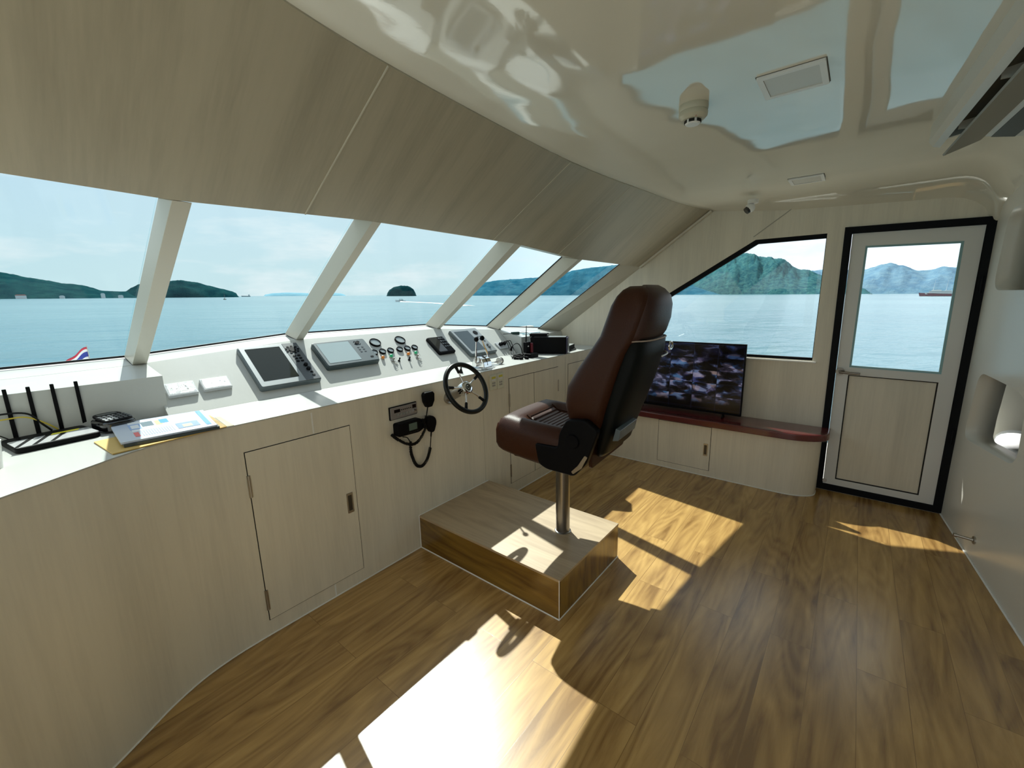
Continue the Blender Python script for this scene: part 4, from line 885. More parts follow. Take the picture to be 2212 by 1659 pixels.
gridsheet([(.205, 1.905), (.555, 1.945), (.575, 2.215), (.188, 2.14)], ZC+.001, .004, pm('manila_paper', (.62, .42, .12), .6), 'envelope_body', en)
mg = thing('magazine_stack', 'stack of two thin magazines with pale blue covers on the envelope', 'magazine', (.40, 2.10, ZC+.006))
mq = [(.236, 1.955), (.520, 1.930), (.560, 2.245), (.255, 2.285)]
mqv = [Vector(p) for p in mq]
gridsheet([(.242, 1.948), (.526, 1.925), (.562, 2.240), (.258, 2.278)], ZC+.0058, .011, pm('dark_cover', (.05, .07, .08), .3), 'lower_magazine', mg)
gridsheet(mq, ZC+.0175, .0065, pm('blue_white_cover', (.62, .70, .84), .25, coat=.3), 'upper_magazine', mg, lambda u, v: .004*v*v)
def onmag(u0, u1, v0, v1, name, mat, dz=0):
    def P(u, v): p = mqv[0].lerp(mqv[1], u).lerp(mqv[3].lerp(mqv[2], u), v); return (p.x, p.y)
    gridsheet([P(u0, v0), P(u1, v0), P(u1, v1), P(u0, v1)], ZC+.0241+dz, .0004, mat, name, mg, lambda u, v: .004*(v0+(v1-v0)*v)**2, 4)
pic1 = pm('slate_picture', (.16, .22, .26), .3); pic2 = pm('blue_picture', (.12, .38, .75), .3); pic3 = pm('yellow_picture', (.80, .75, .35), .3); redp = pm('red_print', (.80, .15, .15), .4); txt = pm('grey_print', (.42, .46, .56), .5); whi = pm('white_print', (.85, .88, .92), .4)
onmag(.16, .86, .42, .94, 'white_panel', whi)
onmag(.28, .40, .58, .84, 'slate_picture', pic1, .0005); onmag(.42, .49, .56, .82, 'yellow_picture', pic3, .0005); onmag(.47, .56, .62, .84, 'blue_picture', pic2, .0009)
onmag(.15, .27, .50, .80, 'oval_picture', pm('pale_blue_picture', (.35, .50, .80), .3), .0005); onmag(.17, .25, .56, .74, 'oval_centre', whi, .0009)
onmag(.60, .84, .16, .46, 'grey_picture', pm('grey_blue_picture', (.22, .33, .48), .3), .0005); onmag(.66, .76, .20, .34, 'yellow_picture', pic3, .0009)
onmag(.90, .955, .10, .98, 'blue_stripe', pm('bright_blue_print', (.10, .32, .80), .3), .0005)
onmag(.16, .21, .14, .36, 'red_picture', redp, .0005)
for i in range(13): onmag(.24+.026*i, .250+.026*i, .14, .40, 'text_line', txt, .0005)
for i in range(7): onmag(.62+.022*i, .634+.022*i, .58, .84, 'text_line', txt, .0005)
fl = thing('plastic_sleeve', 'crumpled clear sleeve at the worktop edge right of the magazines', 'sleeve', (.56, 2.08, ZC))
vs = []; fs = []
for i in range(17):
    for j in range(11):
        u, v = i/16, j/10; x = .530+.055*u+.02*v; y = 1.950+.24*v-.01*u; vs.append((x, y, ZC+.006+.010*abs(mnoise.noise(Vector((u*3.1+4, v*4.3, .3))))+.003*abs(mnoise.noise(Vector((u*9, v*11, .7))))))
for i in range(16):
    for j in range(10): a = i*11+j; fs.append((a, a+11, a+12, a+1))
b = B(); b.add(vs, fs); b.obj('sleeve_film', M_film, fl, smooth=True)
b = B(); b.prism([(.560, 1.96), (.585, 1.955), (.598, 2.16), (.580, 2.165)], ZC, ZC+.0012); b.obj('card', pm('cream_card', (.70, .64, .45), .5), fl)

# ------------------------------------------------------------------ things on the worktop, right
up = thing('battery_backup', 'large black box-shaped power unit on the worktop left of the side wall', 'power unit', (3.19, 2.09, ZC))
UM = frame((3.03, 2.235, ZC), (.42, -.907, 0), (.907, .42, 0), (0, 0, 1))
b = B(); b.box(0, .315, 0, .13, 0, .148, UM); b.obj('casing', M_blackp, up, bevel=.005)
b = B(); b.box(.315, .330, .004, .126, .004, .144, UM); b.obj('front_face', pm('dark_blue_plastic', (.03, .03, .075), .25), up, bevel=.004)
b = B(); b.box(.03, .31, .012, .118, .1475, .1495, UM); b.obj('lid_panel', pm('grey_lid', (.20, .22, .23), .3), up)
sw = thing('network_switch', 'small flat black box lying on top of the large power unit', 'network box', (3.10, 2.19, ZC+.15))
b = B(); b.box(-.01, .145, .02, .125, .1505, .178, UM); b.obj('casing', M_blackp, sw, bevel=.003)
b = B(); b.box(.05, .10, .125, .126, .158, .170, UM); b.box(.145, .1462, .05, .09, .158, .170, UM); b.obj('label', M_plast, sw)
nb = thing('video_recorder', 'flat dark recorder box with pale lid on the worktop right of the power unit', 'recorder', (3.38, 2.10, ZC))
NM = frame((3.30, 2.02, ZC), (.96, .28, 0), (-.28, .96, 0), (0, 0, 1))
b = B(); b.box(0, .27, 0, .21, .004, .045, NM); b.obj('casing', M_blackp, nb, bevel=.003)
b = B(); b.box(.003, .267, .003, .207, .045, .048, NM); b.obj('lid', pm('pale_lid', (.36, .38, .37), .3), nb)
b = B(); b.tube(smooth_path([NM @ Vector((.05, -.01, .004)), NM @ Vector((.15, -.035, .004)), NM @ Vector((.26, -.01, .005)), NM @ Vector((.30, .06, .02)), NM @ Vector((.27, .10, .03))], 5), .0032, 8); b.obj('cable', M_rubber, nb, smooth=True)
an = thing('antenna_base', 'upright black radio antenna on a red and black base on the worktop', 'antenna', (2.86, 2.13, ZC))
b = B(); b.box(2.80, 2.905, 2.06, 2.15, ZC, ZC+.035); b.obj('base_box', M_blackp, an, bevel=.004)
b = B(); b.box(2.845, 2.900, 2.135, 2.175, ZC+.035, ZC+.125); b.obj('charger_block', M_blackp, an, bevel=.004)
b = B(); b.box(2.890, 2.915, 2.12, 2.16, ZC+.02, ZC+.115); b.obj('red_block', pm('dark_red_plastic', (.16, .01, .02), .3), an, bevel=.004)
b = B(); b.cyl((2.858, 2.155, ZC+.12), (2.864, 2.155, ZC+.19), .006, .005, 12); b.cyl((2.864, 2.155, ZC+.19), (2.868, 2.155, ZC+.26), .004, .003, 10); b.obj('antenna_rod', M_rubber, an, smooth=True)
b = B(); b.prism(rrect(2.855, 2.872, ZC+.085, ZC+.095, .002), -2.136, -2.134, Matrix.Rotation(PI/2, 4, 'X')); b.obj('label', M_plast, an)
ad = thing('power_adapter', 'small dark green adapter lying on the raised ledge by the fifth window', 'adapter', (3.05, 2.40, 1.175))
AMx = frame((3.02, 2.44, 1.182), (.9, -.43, 0), (.43, .9, 0), (0, 0, 1))
b = B(); b.box(0, .075, -.018, .018, -.008, .018, AMx); b.obj('adapter_body', pm('dark_green_plastic', (.02, .055, .05), .35), ad, bevel=.004)
b = B(); b.tube(smooth_path([AMx @ Vector((0, 0, .006)), AMx @ Vector((-.04, .01, .004)), AMx @ Vector((-.07, .03, .002))], 4), .0025, 8); b.tube(smooth_path([AMx @ Vector((.075, 0, .006)), AMx @ Vector((.12, .0, .01)), AMx @ Vector((.14, -.08, .0)), AMx @ Vector((.12, -.15, -.06)), (3.09, 2.22, ZC+.01)], 6), .0025, 8); b.obj('cord', M_rubber, ad, smooth=True)
bc = thing('data_cable', 'thin blue cable running from the ledge behind the power unit', 'cable', (3.25, 2.35, 1.16))
b = B(); b.tube(smooth_path([(3.13, 2.40, 1.176), (3.18, 2.36, 1.166), (3.20, 2.30, 1.165), (3.25, 2.24, 1.178), (3.22, 2.20, 1.17)], 6), .0028, 8); b.tube(smooth_path([(3.14, 2.44, 1.178), (3.30, 2.42, 1.172), (3.45, 2.44, 1.167), (3.50, 2.46, 1.163)], 6), .0025, 8); b.obj('blue_cable', pm('blue_cable', (.08, .42, .55), .4), bc, smooth=True)
hc = thing('hanging_plug', 'black plug on a curved lead standing up behind the antenna base', 'plug', (2.83, 2.20, ZC))
b = B(); b.tube(smooth_path([(2.865, 2.20, ZC+.004), (2.855, 2.205, ZC+.07), (2.82, 2.21, ZC+.112), (2.775, 2.215, ZC+.112), (2.748, 2.22, ZC+.092)], 6), .0036, 8); b.obj('lead', M_rubber, hc, smooth=True)
b = B(); b.cyl((2.750, 2.22, ZC+.095), (2.730, 2.222, ZC+.060), .006, .014, 14); b.obj('plug_body', M_blackp, hc, smooth=True)
lc = thing('plug_tangle', 'tangle of black leads and plugs on the worktop left of the antenna base', 'cables', (2.75, 2.10, ZC))
rnd = random.Random(4)
for q in range(7):
    a0 = rnd.uniform(0, 6.28); c0 = Vector((2.755+rnd.uniform(-.03, .05), 2.13+rnd.uniform(-.03, .05), ZC+.006+.004*q)); r1 = rnd.uniform(.022, .045)
    b = B(); b.tube([c0+Vector((r1*math.cos(a0+t*.45)*1.2, r1*math.sin(a0+t*.45), .004*math.sin(t))) for t in range(13)], .0036, 7); b.obj('lead', M_rubber, lc, smooth=True)
for x, y, a in ((2.705, 2.09, .3), (2.745, 2.065, 1.2), (2.69, 2.13, 2.0)):
    X = Matrix.Translation((x, y, ZC)) @ Matrix.Rotation(a, 4, 'Z'); b = B(); b.box(-.018, .018, -.010, .010, .001, .020, X); b.cyl(X @ Vector((.018, 0, .01)), X @ Vector((.034, 0, .010)), .003, n=8); b.obj('plug_body', M_blackp, lc, bevel=.003)

# ------------------------------------------------------------------ ceiling fittings
def zceil(x, y):
    e = lerpx(CEs, min(x, 3.87)); z = e.z+(2.215-e.z)*min(1, max(0, (e.y-y)/.5)); return z
M_panel = pm('panel_diffuser', (.62, .62, .58), .3)
for x0, x1, y0, y1, lab in ((1.785, 1.985, .160, .352, 'square recessed ceiling panel light nearer the camera, beside the smoke detector'), (3.41, 3.60, .252, .440, 'square recessed ceiling panel light nearer the side wall, above the dome camera')):
    z = zceil((x0+x1)/2, (y0+y1)/2); t = thing('panel_light', lab, 'ceiling light', ((x0+x1)/2, (y0+y1)/2, z), 0, 'square ceiling panel lights')
    Z = frame((0, 0, z), (1, 0, 0), (0, -1, 0), (0, 0, -1))
    plate('light_frame', [rrect(x0, x1, -y1, -y0, .004), rrect(x0+.018, x1-.018, -y1+.018, -y0-.018, .003)], .010, Z @ Matrix.Translation((0, 0, -.001)), M_plast, t, bevel=.002)
    b = B(); b.prism(rrect(x0+.0185, x1-.0185, -y1+.0185, -y0-.0185, .003), .000, .0065, Z); b.obj('diffuser', M_panel, t)
    plate('shadow_gap', [rrect(x0-.003, x1+.003, -y1-.003, -y0+.003, .004), rrect(x0+.001, x1-.001, -y1+.001, -y0-.001, .003)], .002, Z @ Matrix.Translation((0, 0, -.001)), pm('dim_gap', (.12, .12, .10), .8), t)
sx_, sy_ = 1.865, .578; z = zceil(sx_, sy_); t = thing('smoke_detector', 'round cream smoke detector with slotted dark opening on the glossy ceiling', 'smoke detector', (sx_, sy_, z))
S = frame((sx_, sy_, z), (1, 0, 0), (0, -1, 0), (0, 0, -1)); M_sd = pm('cream_detector', (.55, .53, .42), .4)
b = B(); b.lathe([(.052, -.002), (.054, .006), (.053, .018), (.050, .022), (.0005, .022)], S, 36); b.obj('base_ring', M_sd, t, smooth=True)
b = B(); b.lathe([(.049, .021), (.053, .028), (.052, .040), (.040, .052), (.0005, .0525)], S, 36); b.obj('detector_body', M_sd, t, smooth=True)
b = B(); b.lathe([(.028, .050), (.028, .064), (.024, .068), (.0005, .068)], S, 28); b.obj('detector_cap', M_plast, t, smooth=True)
for a in range(6): b = B(); q = 2*PI*a/6+.9; b.box(.0265, .0295, -.010, .010, .053, .063, S @ Matrix.Rotation(q, 4, 'Z')); b.obj('smoke_slot', M_gap, t)
b = B(); b.sphere(S @ Vector((-.035, .022, .050)), .003); b.obj('indicator_lamp', pm('pale_pink_lamp', (.6, .35, .3), .3), t, smooth=True)
t = thing('dome_camera', 'small white security camera with black lens under the ceiling edge by the side wall', 'security camera', (3.66, .69, 2.15))
b = B(); zc_ = 2.155; b.cyl((3.655, .675, zc_+.01), (3.655, .675, zc_-.018), .036, .036, 28); b.obj('camera_base', M_plast, t, bevel=.004)
cd_ = Vector((-.42, .62, -.62)).normalized(); c0 = Vector((3.655, .69, zc_-.045))
b = B(); b.sphere(c0, .033); b.obj('camera_ball', M_plast, t, smooth=True)
b = B(); b.cyl(c0+cd_*.012, c0+cd_*.036, .027, .024, 26); b.obj('camera_lens', M_blackg, t, smooth=True)

# ceiling air conditioner
ac = thing('air_conditioner', 'long white ceiling air conditioner with open louvre flap near the aft wall', 'air conditioner', (2.0, -.40, 2.12))
M_ac = pm('air_conditioner_white', (.66, .655, .60), .32); M_acd = pm('air_conditioner_slot', (.10, .10, .085), .6)
prof = [(-.165, 2.24), (-.165, 2.150), (-.180, 2.128), (-.205, 2.120), (-.215, 2.150), (-.30, 2.165), (-.345, 2.135), (-.60, 2.085), (-.64, 2.10), (-.64, 2.24)]
X = frame((0, 0, 0), (0, 1, 0), (0, 0, 1), (1, 0, 0))
b = B(); b.prism(prof, 1.30, 2.86, X); b.obj('unit_body', M_ac, ac)
b = B(); b.prism([(-.212, 2.149), (-.214, 2.146), (-.30, 2.162), (-.30, 2.166)], 1.33, 2.82, X); b.obj('air_outlet', M_acd, ac)
b = B(); b.prism([(-.212, 2.082), (-.216, 2.076), (-.325, 2.118), (-.335, 2.130), (-.325, 2.126)], 1.30, 2.83, X); b.obj('louvre_flap', pm('flap_grey', (.24, .235, .20), .35), ac)
b = B(); b.prism([(-.36, 2.133), (-.36, 2.130), (-.43, 2.117), (-.43, 2.120)], 1.30, 2.861, X); b.obj('panel_seam', M_acd, ac)
for x in (1.6, 2.1, 2.6): b = B(); b.box(x-.004, x+.004, -.30, -.215, 2.120, 2.16); b.obj('vane', M_ac, ac)
RA = Matrix.Translation((2.82, -.17, 0)) @ Matrix.Rotation(.058, 4, 'Z') @ Matrix.Translation((-2.86, .165, 0))
for c in ac.children: c.data.transform(RA)

# door stop on the aft wall
ds = thing('door_stop', 'steel door stop with round wall plate low on the aft wall', 'door stop', tuple(AM @ Vector((.52, .12, 0))))
b = B(); q0 = AM @ Vector((au_(3.26), .125, 0)); q1 = q0+AN*.070+Vector((.02, 0, 0)); b.cyl(q0, q0+AN*.006, .022, n=24); b.cyl(q0+AN*.005, q1, .0085, .0075, 14); b.cyl(q1, q1+AN*.012, .012, .011, 16); b.obj('stop_body', M_satin, ds, smooth=True)
# contents of the niches
pw_ = thing('pillow', 'white round-ended pillow inside the lower aft niche', 'pillow', (3.95, -.95, .445))
b = B(); b.sphere((4.05, -.90, .515), .14, sc=(1.25, .75, .55)); b.obj('pillow_body', pm('white_cotton', (.80, .82, .86), .8, bump=.2, bscale=12), pw_, smooth=True)
bl = thing('blue_cloth', 'dark blue folded cloth behind the white pillow in the niche', 'cloth', (4.05, -1.15, .445))
b = B(); b.prism(rrect(3.92, 4.35, -1.36, -1.02, .06), .445, .64); o_ = b.obj('folded_cloth', pm('navy_cloth', (.012, .03, .16), .8, bump=.3, bscale=14), bl, bevel=.03, segs=4)
bx_ = thing('black_device', 'black box standing in the upper aft niche', 'box', tuple(AM @ Vector((.42, 1.475, .3))))
b = B(); b.box(.54, .70, 1.471, 1.60, .20, .34, AM); b.obj('box_body', M_blackp, bx_, bevel=.005)

# ------------------------------------------------------------------ outdoors (the boat heels slightly, so the sea plane is tipped)
SN = Vector((.004, -.019, 1)).normalized(); SX = Vector((0, 1, 0)).cross(SN).normalized(); SY = SN.cross(SX).normalized()
EYE = Vector((0, 0, 1.5)); EH = 6.0
def sea(az, dist, h=0):
    a = math.radians(az); return EYE+(SX*math.sin(a)+SY*math.cos(a))*dist+SN*(h-EH)
def sea_el(az, el): return sea(az, EH/math.tan(math.radians(-el)))
SM = frame(EYE-SN*EH, SX, SY, SN)
def water():
    m = bpy.data.materials.new('sea_water'); m.use_nodes = True; t = m.node_tree; p = t.nodes['Principled BSDF']
    tc = nd(t, 'ShaderNodeTexCoord'); mp = nd(t, 'ShaderNodeMapping'); mp.inputs['Scale'].default_value = (1, 1, 1); mp.inputs['Rotation'].default_value = (0, 0, .5); lk(t, tc.outputs['Object'], mp.inputs[0])
    m2 = nd(t, 'ShaderNodeMapping'); m2.inputs['Scale'].default_value = (1, 2.2, 1); lk(t, mp.outputs[0], m2.inputs[0])
    h = None
    for s_, a_m in ((.55, .10), (.11, .55), (.022, 2.6)):
        n = nd(t, 'ShaderNodeTexNoise', i_Scale=s_, i_Detail=4.0, i_Roughness=.6); lk(t, m2.outputs[0], n.inputs['Vector'])
        v = mathn(t, 'MULTIPLY', n.outputs[0], a_m); h = v if h is None else mathn(t, 'ADD', h, v)
    b = nd(t, 'ShaderNodeBump', i_Strength=.75, i_Distance=1.0); lk(t, h, b.inputs['Height']); lk(t, b.outputs[0], p.inputs['Normal'])
    n = nd(t, 'ShaderNodeTexNoise', i_Scale=.004, i_Detail=5.0, i_Roughness=.55); m3 = nd(t, 'ShaderNodeMapping'); m3.inputs['Scale'].default_value = (1, 1, 1); lk(t, tc.outputs['Object'], m3.inputs[0]); lk(t, m3.outputs[0], n.inputs['Vector'])
    r = ramp(t, [(.35, (.035, .14, .185)), (.65, (.09, .215, .25))]); lk(t, n.outputs[0], r.inputs[0]); lk(t, r.outputs[0], p.inputs['Base Color'])
    p.inputs['Roughness'].default_value = .20; p.inputs['IOR'].default_value = 1.33
    return m
b = B(); rings = [12, 40, 120, 400, 1500, 6000, 30000]; vs = []; fs = []; n = 96
for r_ in rings:
    for i in range(n): a = 2*PI*i/n; vs.append((r_*math.sin(a), r_*math.cos(a), 0))
for k_ in range(len(rings)-1):
    for i in range(n): fs.append((k_*n+i, k_*n+(i+1) % n, (k_+1)*n+(i+1) % n, (k_+1)*n+i))
fs.append(tuple(range(n))); b.add(vs, fs); se = b.obj('sea', water()); se.matrix_world = SM; se['kind'] = 'structure'; se['label'] = 'calm pale blue sea around the boat'

def hillmat(name, c0, c1, sc_):  # the bluish tint of aerial haze is put into these base colours
    m = bpy.data.materials.new(name); m.use_nodes = True; t = m.node_tree; p = t.nodes['Principled BSDF']
    tc = nd(t, 'ShaderNodeTexCoord'); n = nd(t, 'ShaderNodeTexNoise', i_Scale=sc_, i_Detail=8.0, i_Roughness=.7); lk(t, tc.outputs['Object'], n.inputs['Vector'])
    r = ramp(t, [(.38, c0), (.62, c1)]); lk(t, n.outputs[0], r.inputs[0])
    t.nodes.remove(p); d_ = nd(t, 'ShaderNodeBsdfDiffuse'); lk(t, r.outputs[0], d_.inputs[0])
    b = nd(t, 'ShaderNodeBump', i_Strength=1.0, i_Distance=14.0); lk(t, n.outputs[0], b.inputs['Height']); lk(t, b.outputs[0], d_.inputs['Normal'])
    lk(t, d_.outputs[0], t.nodes['Material Output'].inputs[0])
    return m
H_near = hillmat('dark_haze_forest', (.004, .034, .046), (.014, .066, .070), .02)
H_mid = hillmat('haze_blue_forest', (.012, .090, .150), (.040, .150, .210), .012)
H_haze_green = hillmat('haze_green_forest', (.020, .095, .130), (.065, .190, .190), .035)
H_far = hillmat('haze_blue_land', (.16, .33, .42), (.22, .40, .47), .004)
def hill(prof, dist, mat, label, depth=.35, rough=.06, trees=.02, N=None, M=22, seed=1, peak=.5):
    N = N or 150; vs = []; fs = []; a0, a1 = prof[0][0], prof[-1][0]
    def el(az):
        for (p, e), (q, f) in zip(prof, prof[1:]):
            if az <= q: t = (az-p)/(q-p); t = t*t*(3-2*t)*.5+t*.5; return e+(f-e)*t
        return prof[-1][1]
    for i in range(N+1):
        az = a0+(a1-a0)*i/N; e = el(az); endf = min(1, i/(N*.02+1), (N-i)/(N*.02+1))
        for j in range(M+1):
            t = j/M; dd = dist*(1+depth*t)
            tp = min(1, t/peak); sh = math.sin(tp*PI/2)**.85 if t <= peak else math.cos((t-peak)/(1-peak)*PI/2)**.9
            dpk = dist*(1+depth*peak); Hh = dpk*math.tan(math.radians(max(.02, e)))+EH
            nz = mnoise.fractal(Vector((az*.55+seed*7, t*5.0, seed)), 1.0, 2.1, 5)
            sp_ = mnoise.noise(Vector((az*9, t*60, seed*3.3)))
            h = Hh*sh*(1+(rough*3.2*nz)*(0 if abs(t-peak) < 1e-6 else min(1, abs(t-peak)*5)))+Hh*trees*sp_*(sh > .05)
            if j in (0, M): h = -2
            vs.append(sea(az, dd, h*endf if h > 0 else h))
    for i in range(N):
        for j in range(M): a = i*(M+1)+j; fs.append((a, a+1, a+M+2, a+M+1))
    b = B(); b.add(vs, fs); o = b.obj('hill', mat, smooth=True, angle=180); tag(o, label, 'hill', None); return o
left = [(-30, 4.2), (-14, 3.6), (-2.7, 2.88), (-.13, 2.49), (1.75, 2.08), (2.38, 1.95), (3.26, 1.66), (4.34, 1.44), (5.45, 1.18), (6.63, .98), (7.23, .82), (7.83, .56), (8.48, .52), (9.21, .48), (9.57, .5), (10.6, .2)]
head = [(9.2, .1), (9.55, .52), (10.05, .88), (10.62, 1.2), (11.72, 1.44), (13.29, 1.56), (14.17, 1.6), (15.33, 1.45), (16.3, 1.12), (17.51, .78), (18.33, .53), (18.74, .33), (19.0, .05)]
thin = [(21.3, .03), (21.6, .17), (22.36, .3), (23.8, .37), (25.0, .34), (25.75, .31), (26.6, .12), (27.2, .10), (27.78, .24), (29.0, .31), (29.61, .26), (30.3, .05)]
isl = [(35.05, .0), (35.13, .25), (35.51, .69), (36.09, 1.03), (37.02, 1.2), (37.82, 1.15), (38.38, .8), (38.69, .3), (38.8, .0)]
rgt = [(43.0, .02), (43.87, .43), (45.39, .9), (46.61, 1.31), (47.83, 1.6), (49.66, 1.89), (52.09, 2.0), (53.92, 2.1), (55.25, 2.21), (56.93, 2.49), (58.42, 2.83), (59.31, 3.05), (61.66, 3.36), (63.4, 3.5), (65.11, 3.64), (68.45, 3.4), (71.0, 2.2), (74, 1.0), (77, .1)]
sid = [(66.0, .1), (68.65, .58), (70.79, 1.41), (72.88, 1.93), (74.89, 2.69), (76.8, 3.59), (78.18, 4.36), (79.2, 4.52), (80.54, 4.1), (82.36, 3.72), (83.29, 3.19), (84.65, 2.5), (85.42, 2.28), (86.3, 2.44), (87.48, 2.54), (89.06, 2.25), (90.01, 2.31), (90.68, 2.51), (91.87, 2.77), (92.93, 2.54), (94.14, 2.06), (94.94, 2.07), (95.83, 2.32), (97.04, 2.22), (98.82, 1.67), (100.49, 1.22), (104, 1.6), (110, .4)]
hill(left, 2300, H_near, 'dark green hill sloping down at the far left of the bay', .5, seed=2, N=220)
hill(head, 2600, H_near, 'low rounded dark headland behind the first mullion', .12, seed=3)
hill(thin, 9000, H_far, 'thin strip of distant land coloured with pale blue haze on the horizon', .05, .02, .01, seed=4)
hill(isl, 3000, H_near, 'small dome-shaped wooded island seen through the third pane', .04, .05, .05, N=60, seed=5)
hill(rgt, 3200, H_mid, 'long haze-tinted blue-green hill rising to the right through the fourth and fifth panes', .35, .06, .012, N=260, seed=6)
H_haze_pale = hillmat('pale_haze_forest', (.085, .190, .290), (.150, .270, .350), .012)  # farther ridge: more distance haze mixed into its base colour
s1 = [p for p in sid if p[0] < 85.5]+[(87, 1.7), (89, .9), (91, .2)]; s2 = [(80, .3), (82, 1.2), (84, 2.0)]+[p for p in sid if p[0] > 85.4]
hill(s1, 3400, H_haze_green, 'wooded mountain with pointed summit seen through the side window', .5, .10, .012, N=260, M=30, seed=7)
hill(s2, 4300, H_haze_pale, 'wooded ridge coloured with paler blue haze seen through the door glass', .4, .08, .012, N=220, M=26, seed=8)
# buildings along the left shore
M_bw = pm('pale_wall', (.60, .62, .62), .7); M_br = pm('faded_red_roof', (.42, .16, .13), .7)
for n_, (az, d, w_, h, roof, lab) in enumerate(((2.6, 2290, 26, 11, M_br, 'long building with faded red roof on the left shore, below the dark hill'), (5.1, 2270, 14, 7, M_bw, 'low pale building on the left shore near the reflected light'), (7.85, 2250, 12, 15, M_bw, 'tall pale building on the left shore before the headland'), (9.1, 2260, 15, 8, M_bw, 'pale building on the left shore nearest the first mullion'))):
    t = thing('building', lab, 'building', tuple(sea(az, d)), 0, 'buildings on the left shore'); BMx = frame(sea(az, d), Vector((math.cos(math.radians(az)), -math.sin(math.radians(az)), 0)), Vector((math.sin(math.radians(az)), math.cos(math.radians(az)), 0)), (0, 0, 1))
    b = B(); b.box(-w_/2, w_/2, -5, 5, 0, h, BMx); b.obj('walls', M_bw, t)
    b = B(); b.prism([(-w_/2-1, h), (w_/2+1, h), (w_/2-3, h+3.5), (-w_/2+3, h+3.5)], -6, 6, BMx @ frame((0, 0, 0), (1, 0, 0), (0, 0, 1), (0, -1, 0))); b.obj('roof', roof, t)
# boats
def boatframe(az, d): a = math.radians(az); return frame(sea(az, d), (math.cos(a), -math.sin(a), 0), (math.sin(a), math.cos(a), 0), (0, 0, 1))
Q = boatframe(95.72, 1040) @ Matrix.Diagonal((1.08, 1.1, 1.22, 1)); t = thing('passenger_ship', 'white passenger ship with dark red hull and two masts seen through the door glass', 'ship', tuple(Q.translation))
def hullm(L, bw, h, Mx, sheer=.5, nz=3):
    vs = []; fs = []; n = 14
    for i in range(n+1):
        u = i/n; x = -L/2+L*u; wdt = bw/2*min(1, (u/.28)**.6 if u > 0 else 0.02)*(1 if u < .9 else .85); zt = h+sheer*(1-u)**2*2.2; rk = -L*.05*(1-u)**4
        vs += [(x+rk, -wdt, zt), (x, -wdt*.75, 0), (x, 0, -.8), (x, wdt*.75, 0), (x+rk, wdt, zt)]
    for i in range(n):
        for j in range(4): a = i*5+j; fs.append((a, a+1, a+6, a+5))
        fs.append((i*5+4, i*5, i*5+5, i*5+9))
    fs += [(0, 4, 3, 2, 1), tuple(n*5+k for k in range(5))]
    b = B(); b.add(vs, fs, Mx); return b
hullm(40, 8, 3.0, Q, 1.0).obj('hull', pm('dark_red_hull', (.22, .05, .07), .5), t)
b = B(); b.box(-14, 19, -3.3, 3.3, 3.0, 5.2, Q); b.box(-10, 16, -3.0, 3.0, 5.2, 7.4, Q); b.box(-7, 4, -2.4, 2.4, 7.4, 8.8, Q); b.box(8, 15, -2.8, 2.8, 7.4, 7.8, Q); b.obj('superstructure', pm('ship_white', (.72, .75, .76), .5), t)
b = B(); b.box(-13.5, 18.5, -3.36, 3.36, 3.8, 4.6, Q); b.box(-9.5, 15.5, -3.06, 3.06, 5.9, 6.7, Q); b.obj('window_band', pm('ship_windows', (.18, .24, .28), .3), t)
for x in (-5.5, 9): b = B(); b.cyl(Q @ Vector((x, 0, 7)), Q @ Vector((x+1.2, 0, 22)), .22, .10, 8); b.obj('mast', pm('ship_white', (.7, .7, .7), .5), t)
Q = boatframe(36.75, 420) @ Matrix.Rotation(math.radians(12), 4, 'Z'); t = thing('speedboat', 'small white speedboat heading left with a wake, below the round island', 'boat', tuple(Q.translation))
hullm(9, 2.6, 1.0, Q, .4).obj('hull', pm('ship_white', (.7, .7, .7), .5), t)
b = B(); b.box(-1.5, 2.4, -1, 1, 1.0, 1.7, Q); b.box(-1.0, 1.8, -.9, .9, 2.5, 2.62, Q); [b.cyl(Q @ Vector((x, y, 1.6)), Q @ Vector((x, y, 2.5)), .06, n=6) for x in (-.8, 1.6) for y in (-.8, .8)]; b.obj('cabin', pm('dark_cabin', (.06, .08, .09), .4), t)
vs = []; fs = []; pts = [sea_el(az, e) for az, e in ((36.75, -.85), (37.6, -.87), (39.0, -.93), (41.0, -1.03), (43.2, -1.22), (45.5, -1.42))]
for i, p in enumerate(pts):
    w_ = .9+i*.6; d = (pts[min(i+1, 5)]-pts[max(i-1, 0)]).normalized(); s_ = d.cross(SN).normalized(); vs += [p+s_*w_+SN*.05, p+SN*(.45 if i else .8)*(1-i*.14), p-s_*w_+SN*.05]
for i in range(5): a = i*3; fs += [(a, a+1, a+4, a+3), (a+1, a+2, a+5, a+4)]
b = B(); b.add(vs, fs); b.obj('wake', pm('foam', (.75, .82, .83), .8, bump=.6, bscale=.8), t, smooth=True)
Q = boatframe(17.62, 900); t = thing('channel_buoy', 'dark channel buoy with a pole, left of the second mullion', 'buoy', tuple(Q.translation))
b = B(); b.lathe([(2.2, -.3), (2.4, .8), (1.4, 1.6), (.5, 2.2)], Q, 14); b.cyl(Q @ Vector((0, 0, 2)), Q @ Vector((0, 0, 13)), .28, .15, 8); b.box(-.9, .9, -.9, .9, 5.0, 7.2, Q); b.obj('buoy_body', pm('buoy_dark', (.07, .10, .10), .6), t)
Q = boatframe(19.65, 4200); t = thing('cargo_ship', 'tiny grey cargo ship on the horizon right of the headland', 'ship', tuple(Q.translation))
hullm(62, 12, 6, Q, 1).obj('hull', pm('grey_hull', (.20, .28, .31), .6), t); b = B(); b.box(16, 27, -5, 5, 6, 17, Q); b.obj('deckhouse', M_bw, t)
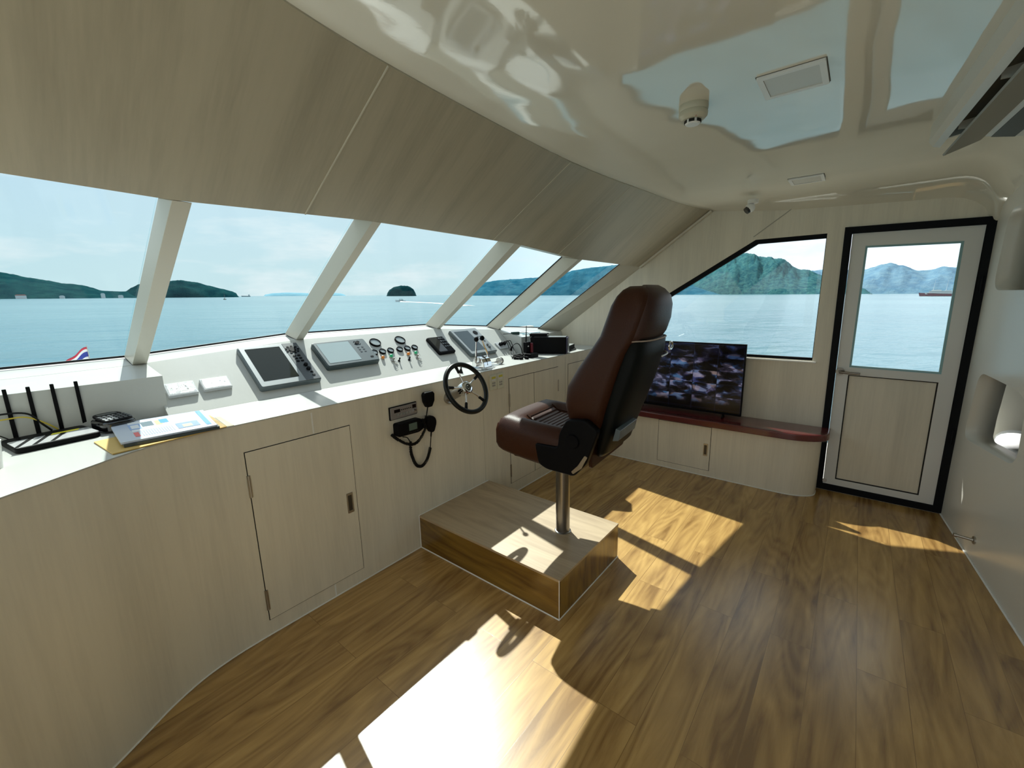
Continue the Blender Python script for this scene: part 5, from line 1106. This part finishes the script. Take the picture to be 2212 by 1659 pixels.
Q = boatframe(90.85, 2400); t = thing('sailing_boat', 'tiny white sailing boat near the shore through the left part of the door glass', 'boat', tuple(Q.translation))
hullm(14, 4, 1.8, Q, .4).obj('hull', pm('ship_white', (.7, .7, .7), .5), t); b = B(); b.cyl(Q @ Vector((0, 0, 1.5)), Q @ Vector((0, 0, 20)), .25, .12, 6); b.obj('mast', pm('ship_white', (.7, .7, .7), .5), t)
# foredeck and flag
b = B(); dk = [(-.6, 3.04), (4.15, 3.04), (3.9, 5.0), (3.1, 7.2), (1.9, 8.7), (.6, 8.0), (-.3, 6.5)]; b.prism(dk, .50, .62); struct(b.obj('foredeck', M_white), 'white foredeck outside the windscreen')
b = B(); b.box(-.6, 4.1, 2.975, 3.04, .5, 1.18); struct(b.obj('wall_front_outer', M_white), 'white cabin front below the windscreen')
fg = thing('flag', 'small red, white and blue striped flag on a staff beyond the first pane', 'flag', (.735, 7.0, .62))
b = B(); b.cyl((.735, 7.0, .62), (.735, 7.0, 1.075), .006, .0035, 10); b.obj('flag_staff', M_satin, fg, smooth=True)
def flagmat():
    m = bpy.data.materials.new('striped_flag_cloth'); m.use_nodes = True; t = m.node_tree; p = t.nodes['Principled BSDF']; tc = nd(t, 'ShaderNodeTexCoord'); s_ = nd(t, 'ShaderNodeSeparateXYZ'); lk(t, tc.outputs['UV'], s_.inputs[0])
    r = ramp(t, [(0, (.55, .03, .06)), (.16, (.8, .8, .8)), (.33, (.03, .05, .32)), (.67, (.8, .8, .8)), (.84, (.55, .03, .06))], 'CONSTANT'); lk(t, s_.outputs[1], r.inputs[0]); lk(t, r.outputs[0], p.inputs['Base Color']); p.inputs['Roughness'].default_value = .8; return m
vs = []; fs = []; uv = []
for i in range(17):
    for j in range(11):
        u, v = i/16, j/10; vs.append((.733-.215*u, 7.0+.02*math.sin(u*7+v), 1.055-.17*(1-v)-.17*u**1.2+.008*math.sin(u*9))); uv.append((u, v))
for i in range(16):
    for j in range(10): a = i*11+j; fs.append((a, a+1, a+12, a+11))
me = bpy.data.meshes.new('flag_cloth'); me.from_pydata(vs, [], fs); ul = me.uv_layers.new(name='UVMap')
for l in me.loops: ul.data[l.index].uv = uv[l.vertex_index]
o_ = link('flag_cloth', me, flagmat(), fg, smooth=True); sm_ = o_.modifiers.new('solid', 'SOLIDIFY'); sm_.thickness = .0015
b = B(); b.box(-3.4, -.62, -4.0, 5.0, -.10, -.04); struct(b.obj('floor_bounce_deck', M_white), 'unseen white side deck added on the port side to bounce light')  # unseen decks added to bounce sunlight into the cabin
b = B(); b.box(3.99, 5.3, -4.0, 2.4, -.10, -.04); struct(b.obj('floor_bounce_deck', M_white), 'unseen white side deck added on the starboard side to bounce light')
# overhanging side of the roof outside, above the side door
b = B(); b.prism([(3.90, -1.6), (4.75, -1.6), (4.85, .2), (4.386, 1.16), (4.22, 1.52), (3.98, 2.2), (3.90, 2.2)], 2.40, 2.46); struct(b.obj('ceiling_overhang', M_white), 'white roof overhang outside the side wall')
#END
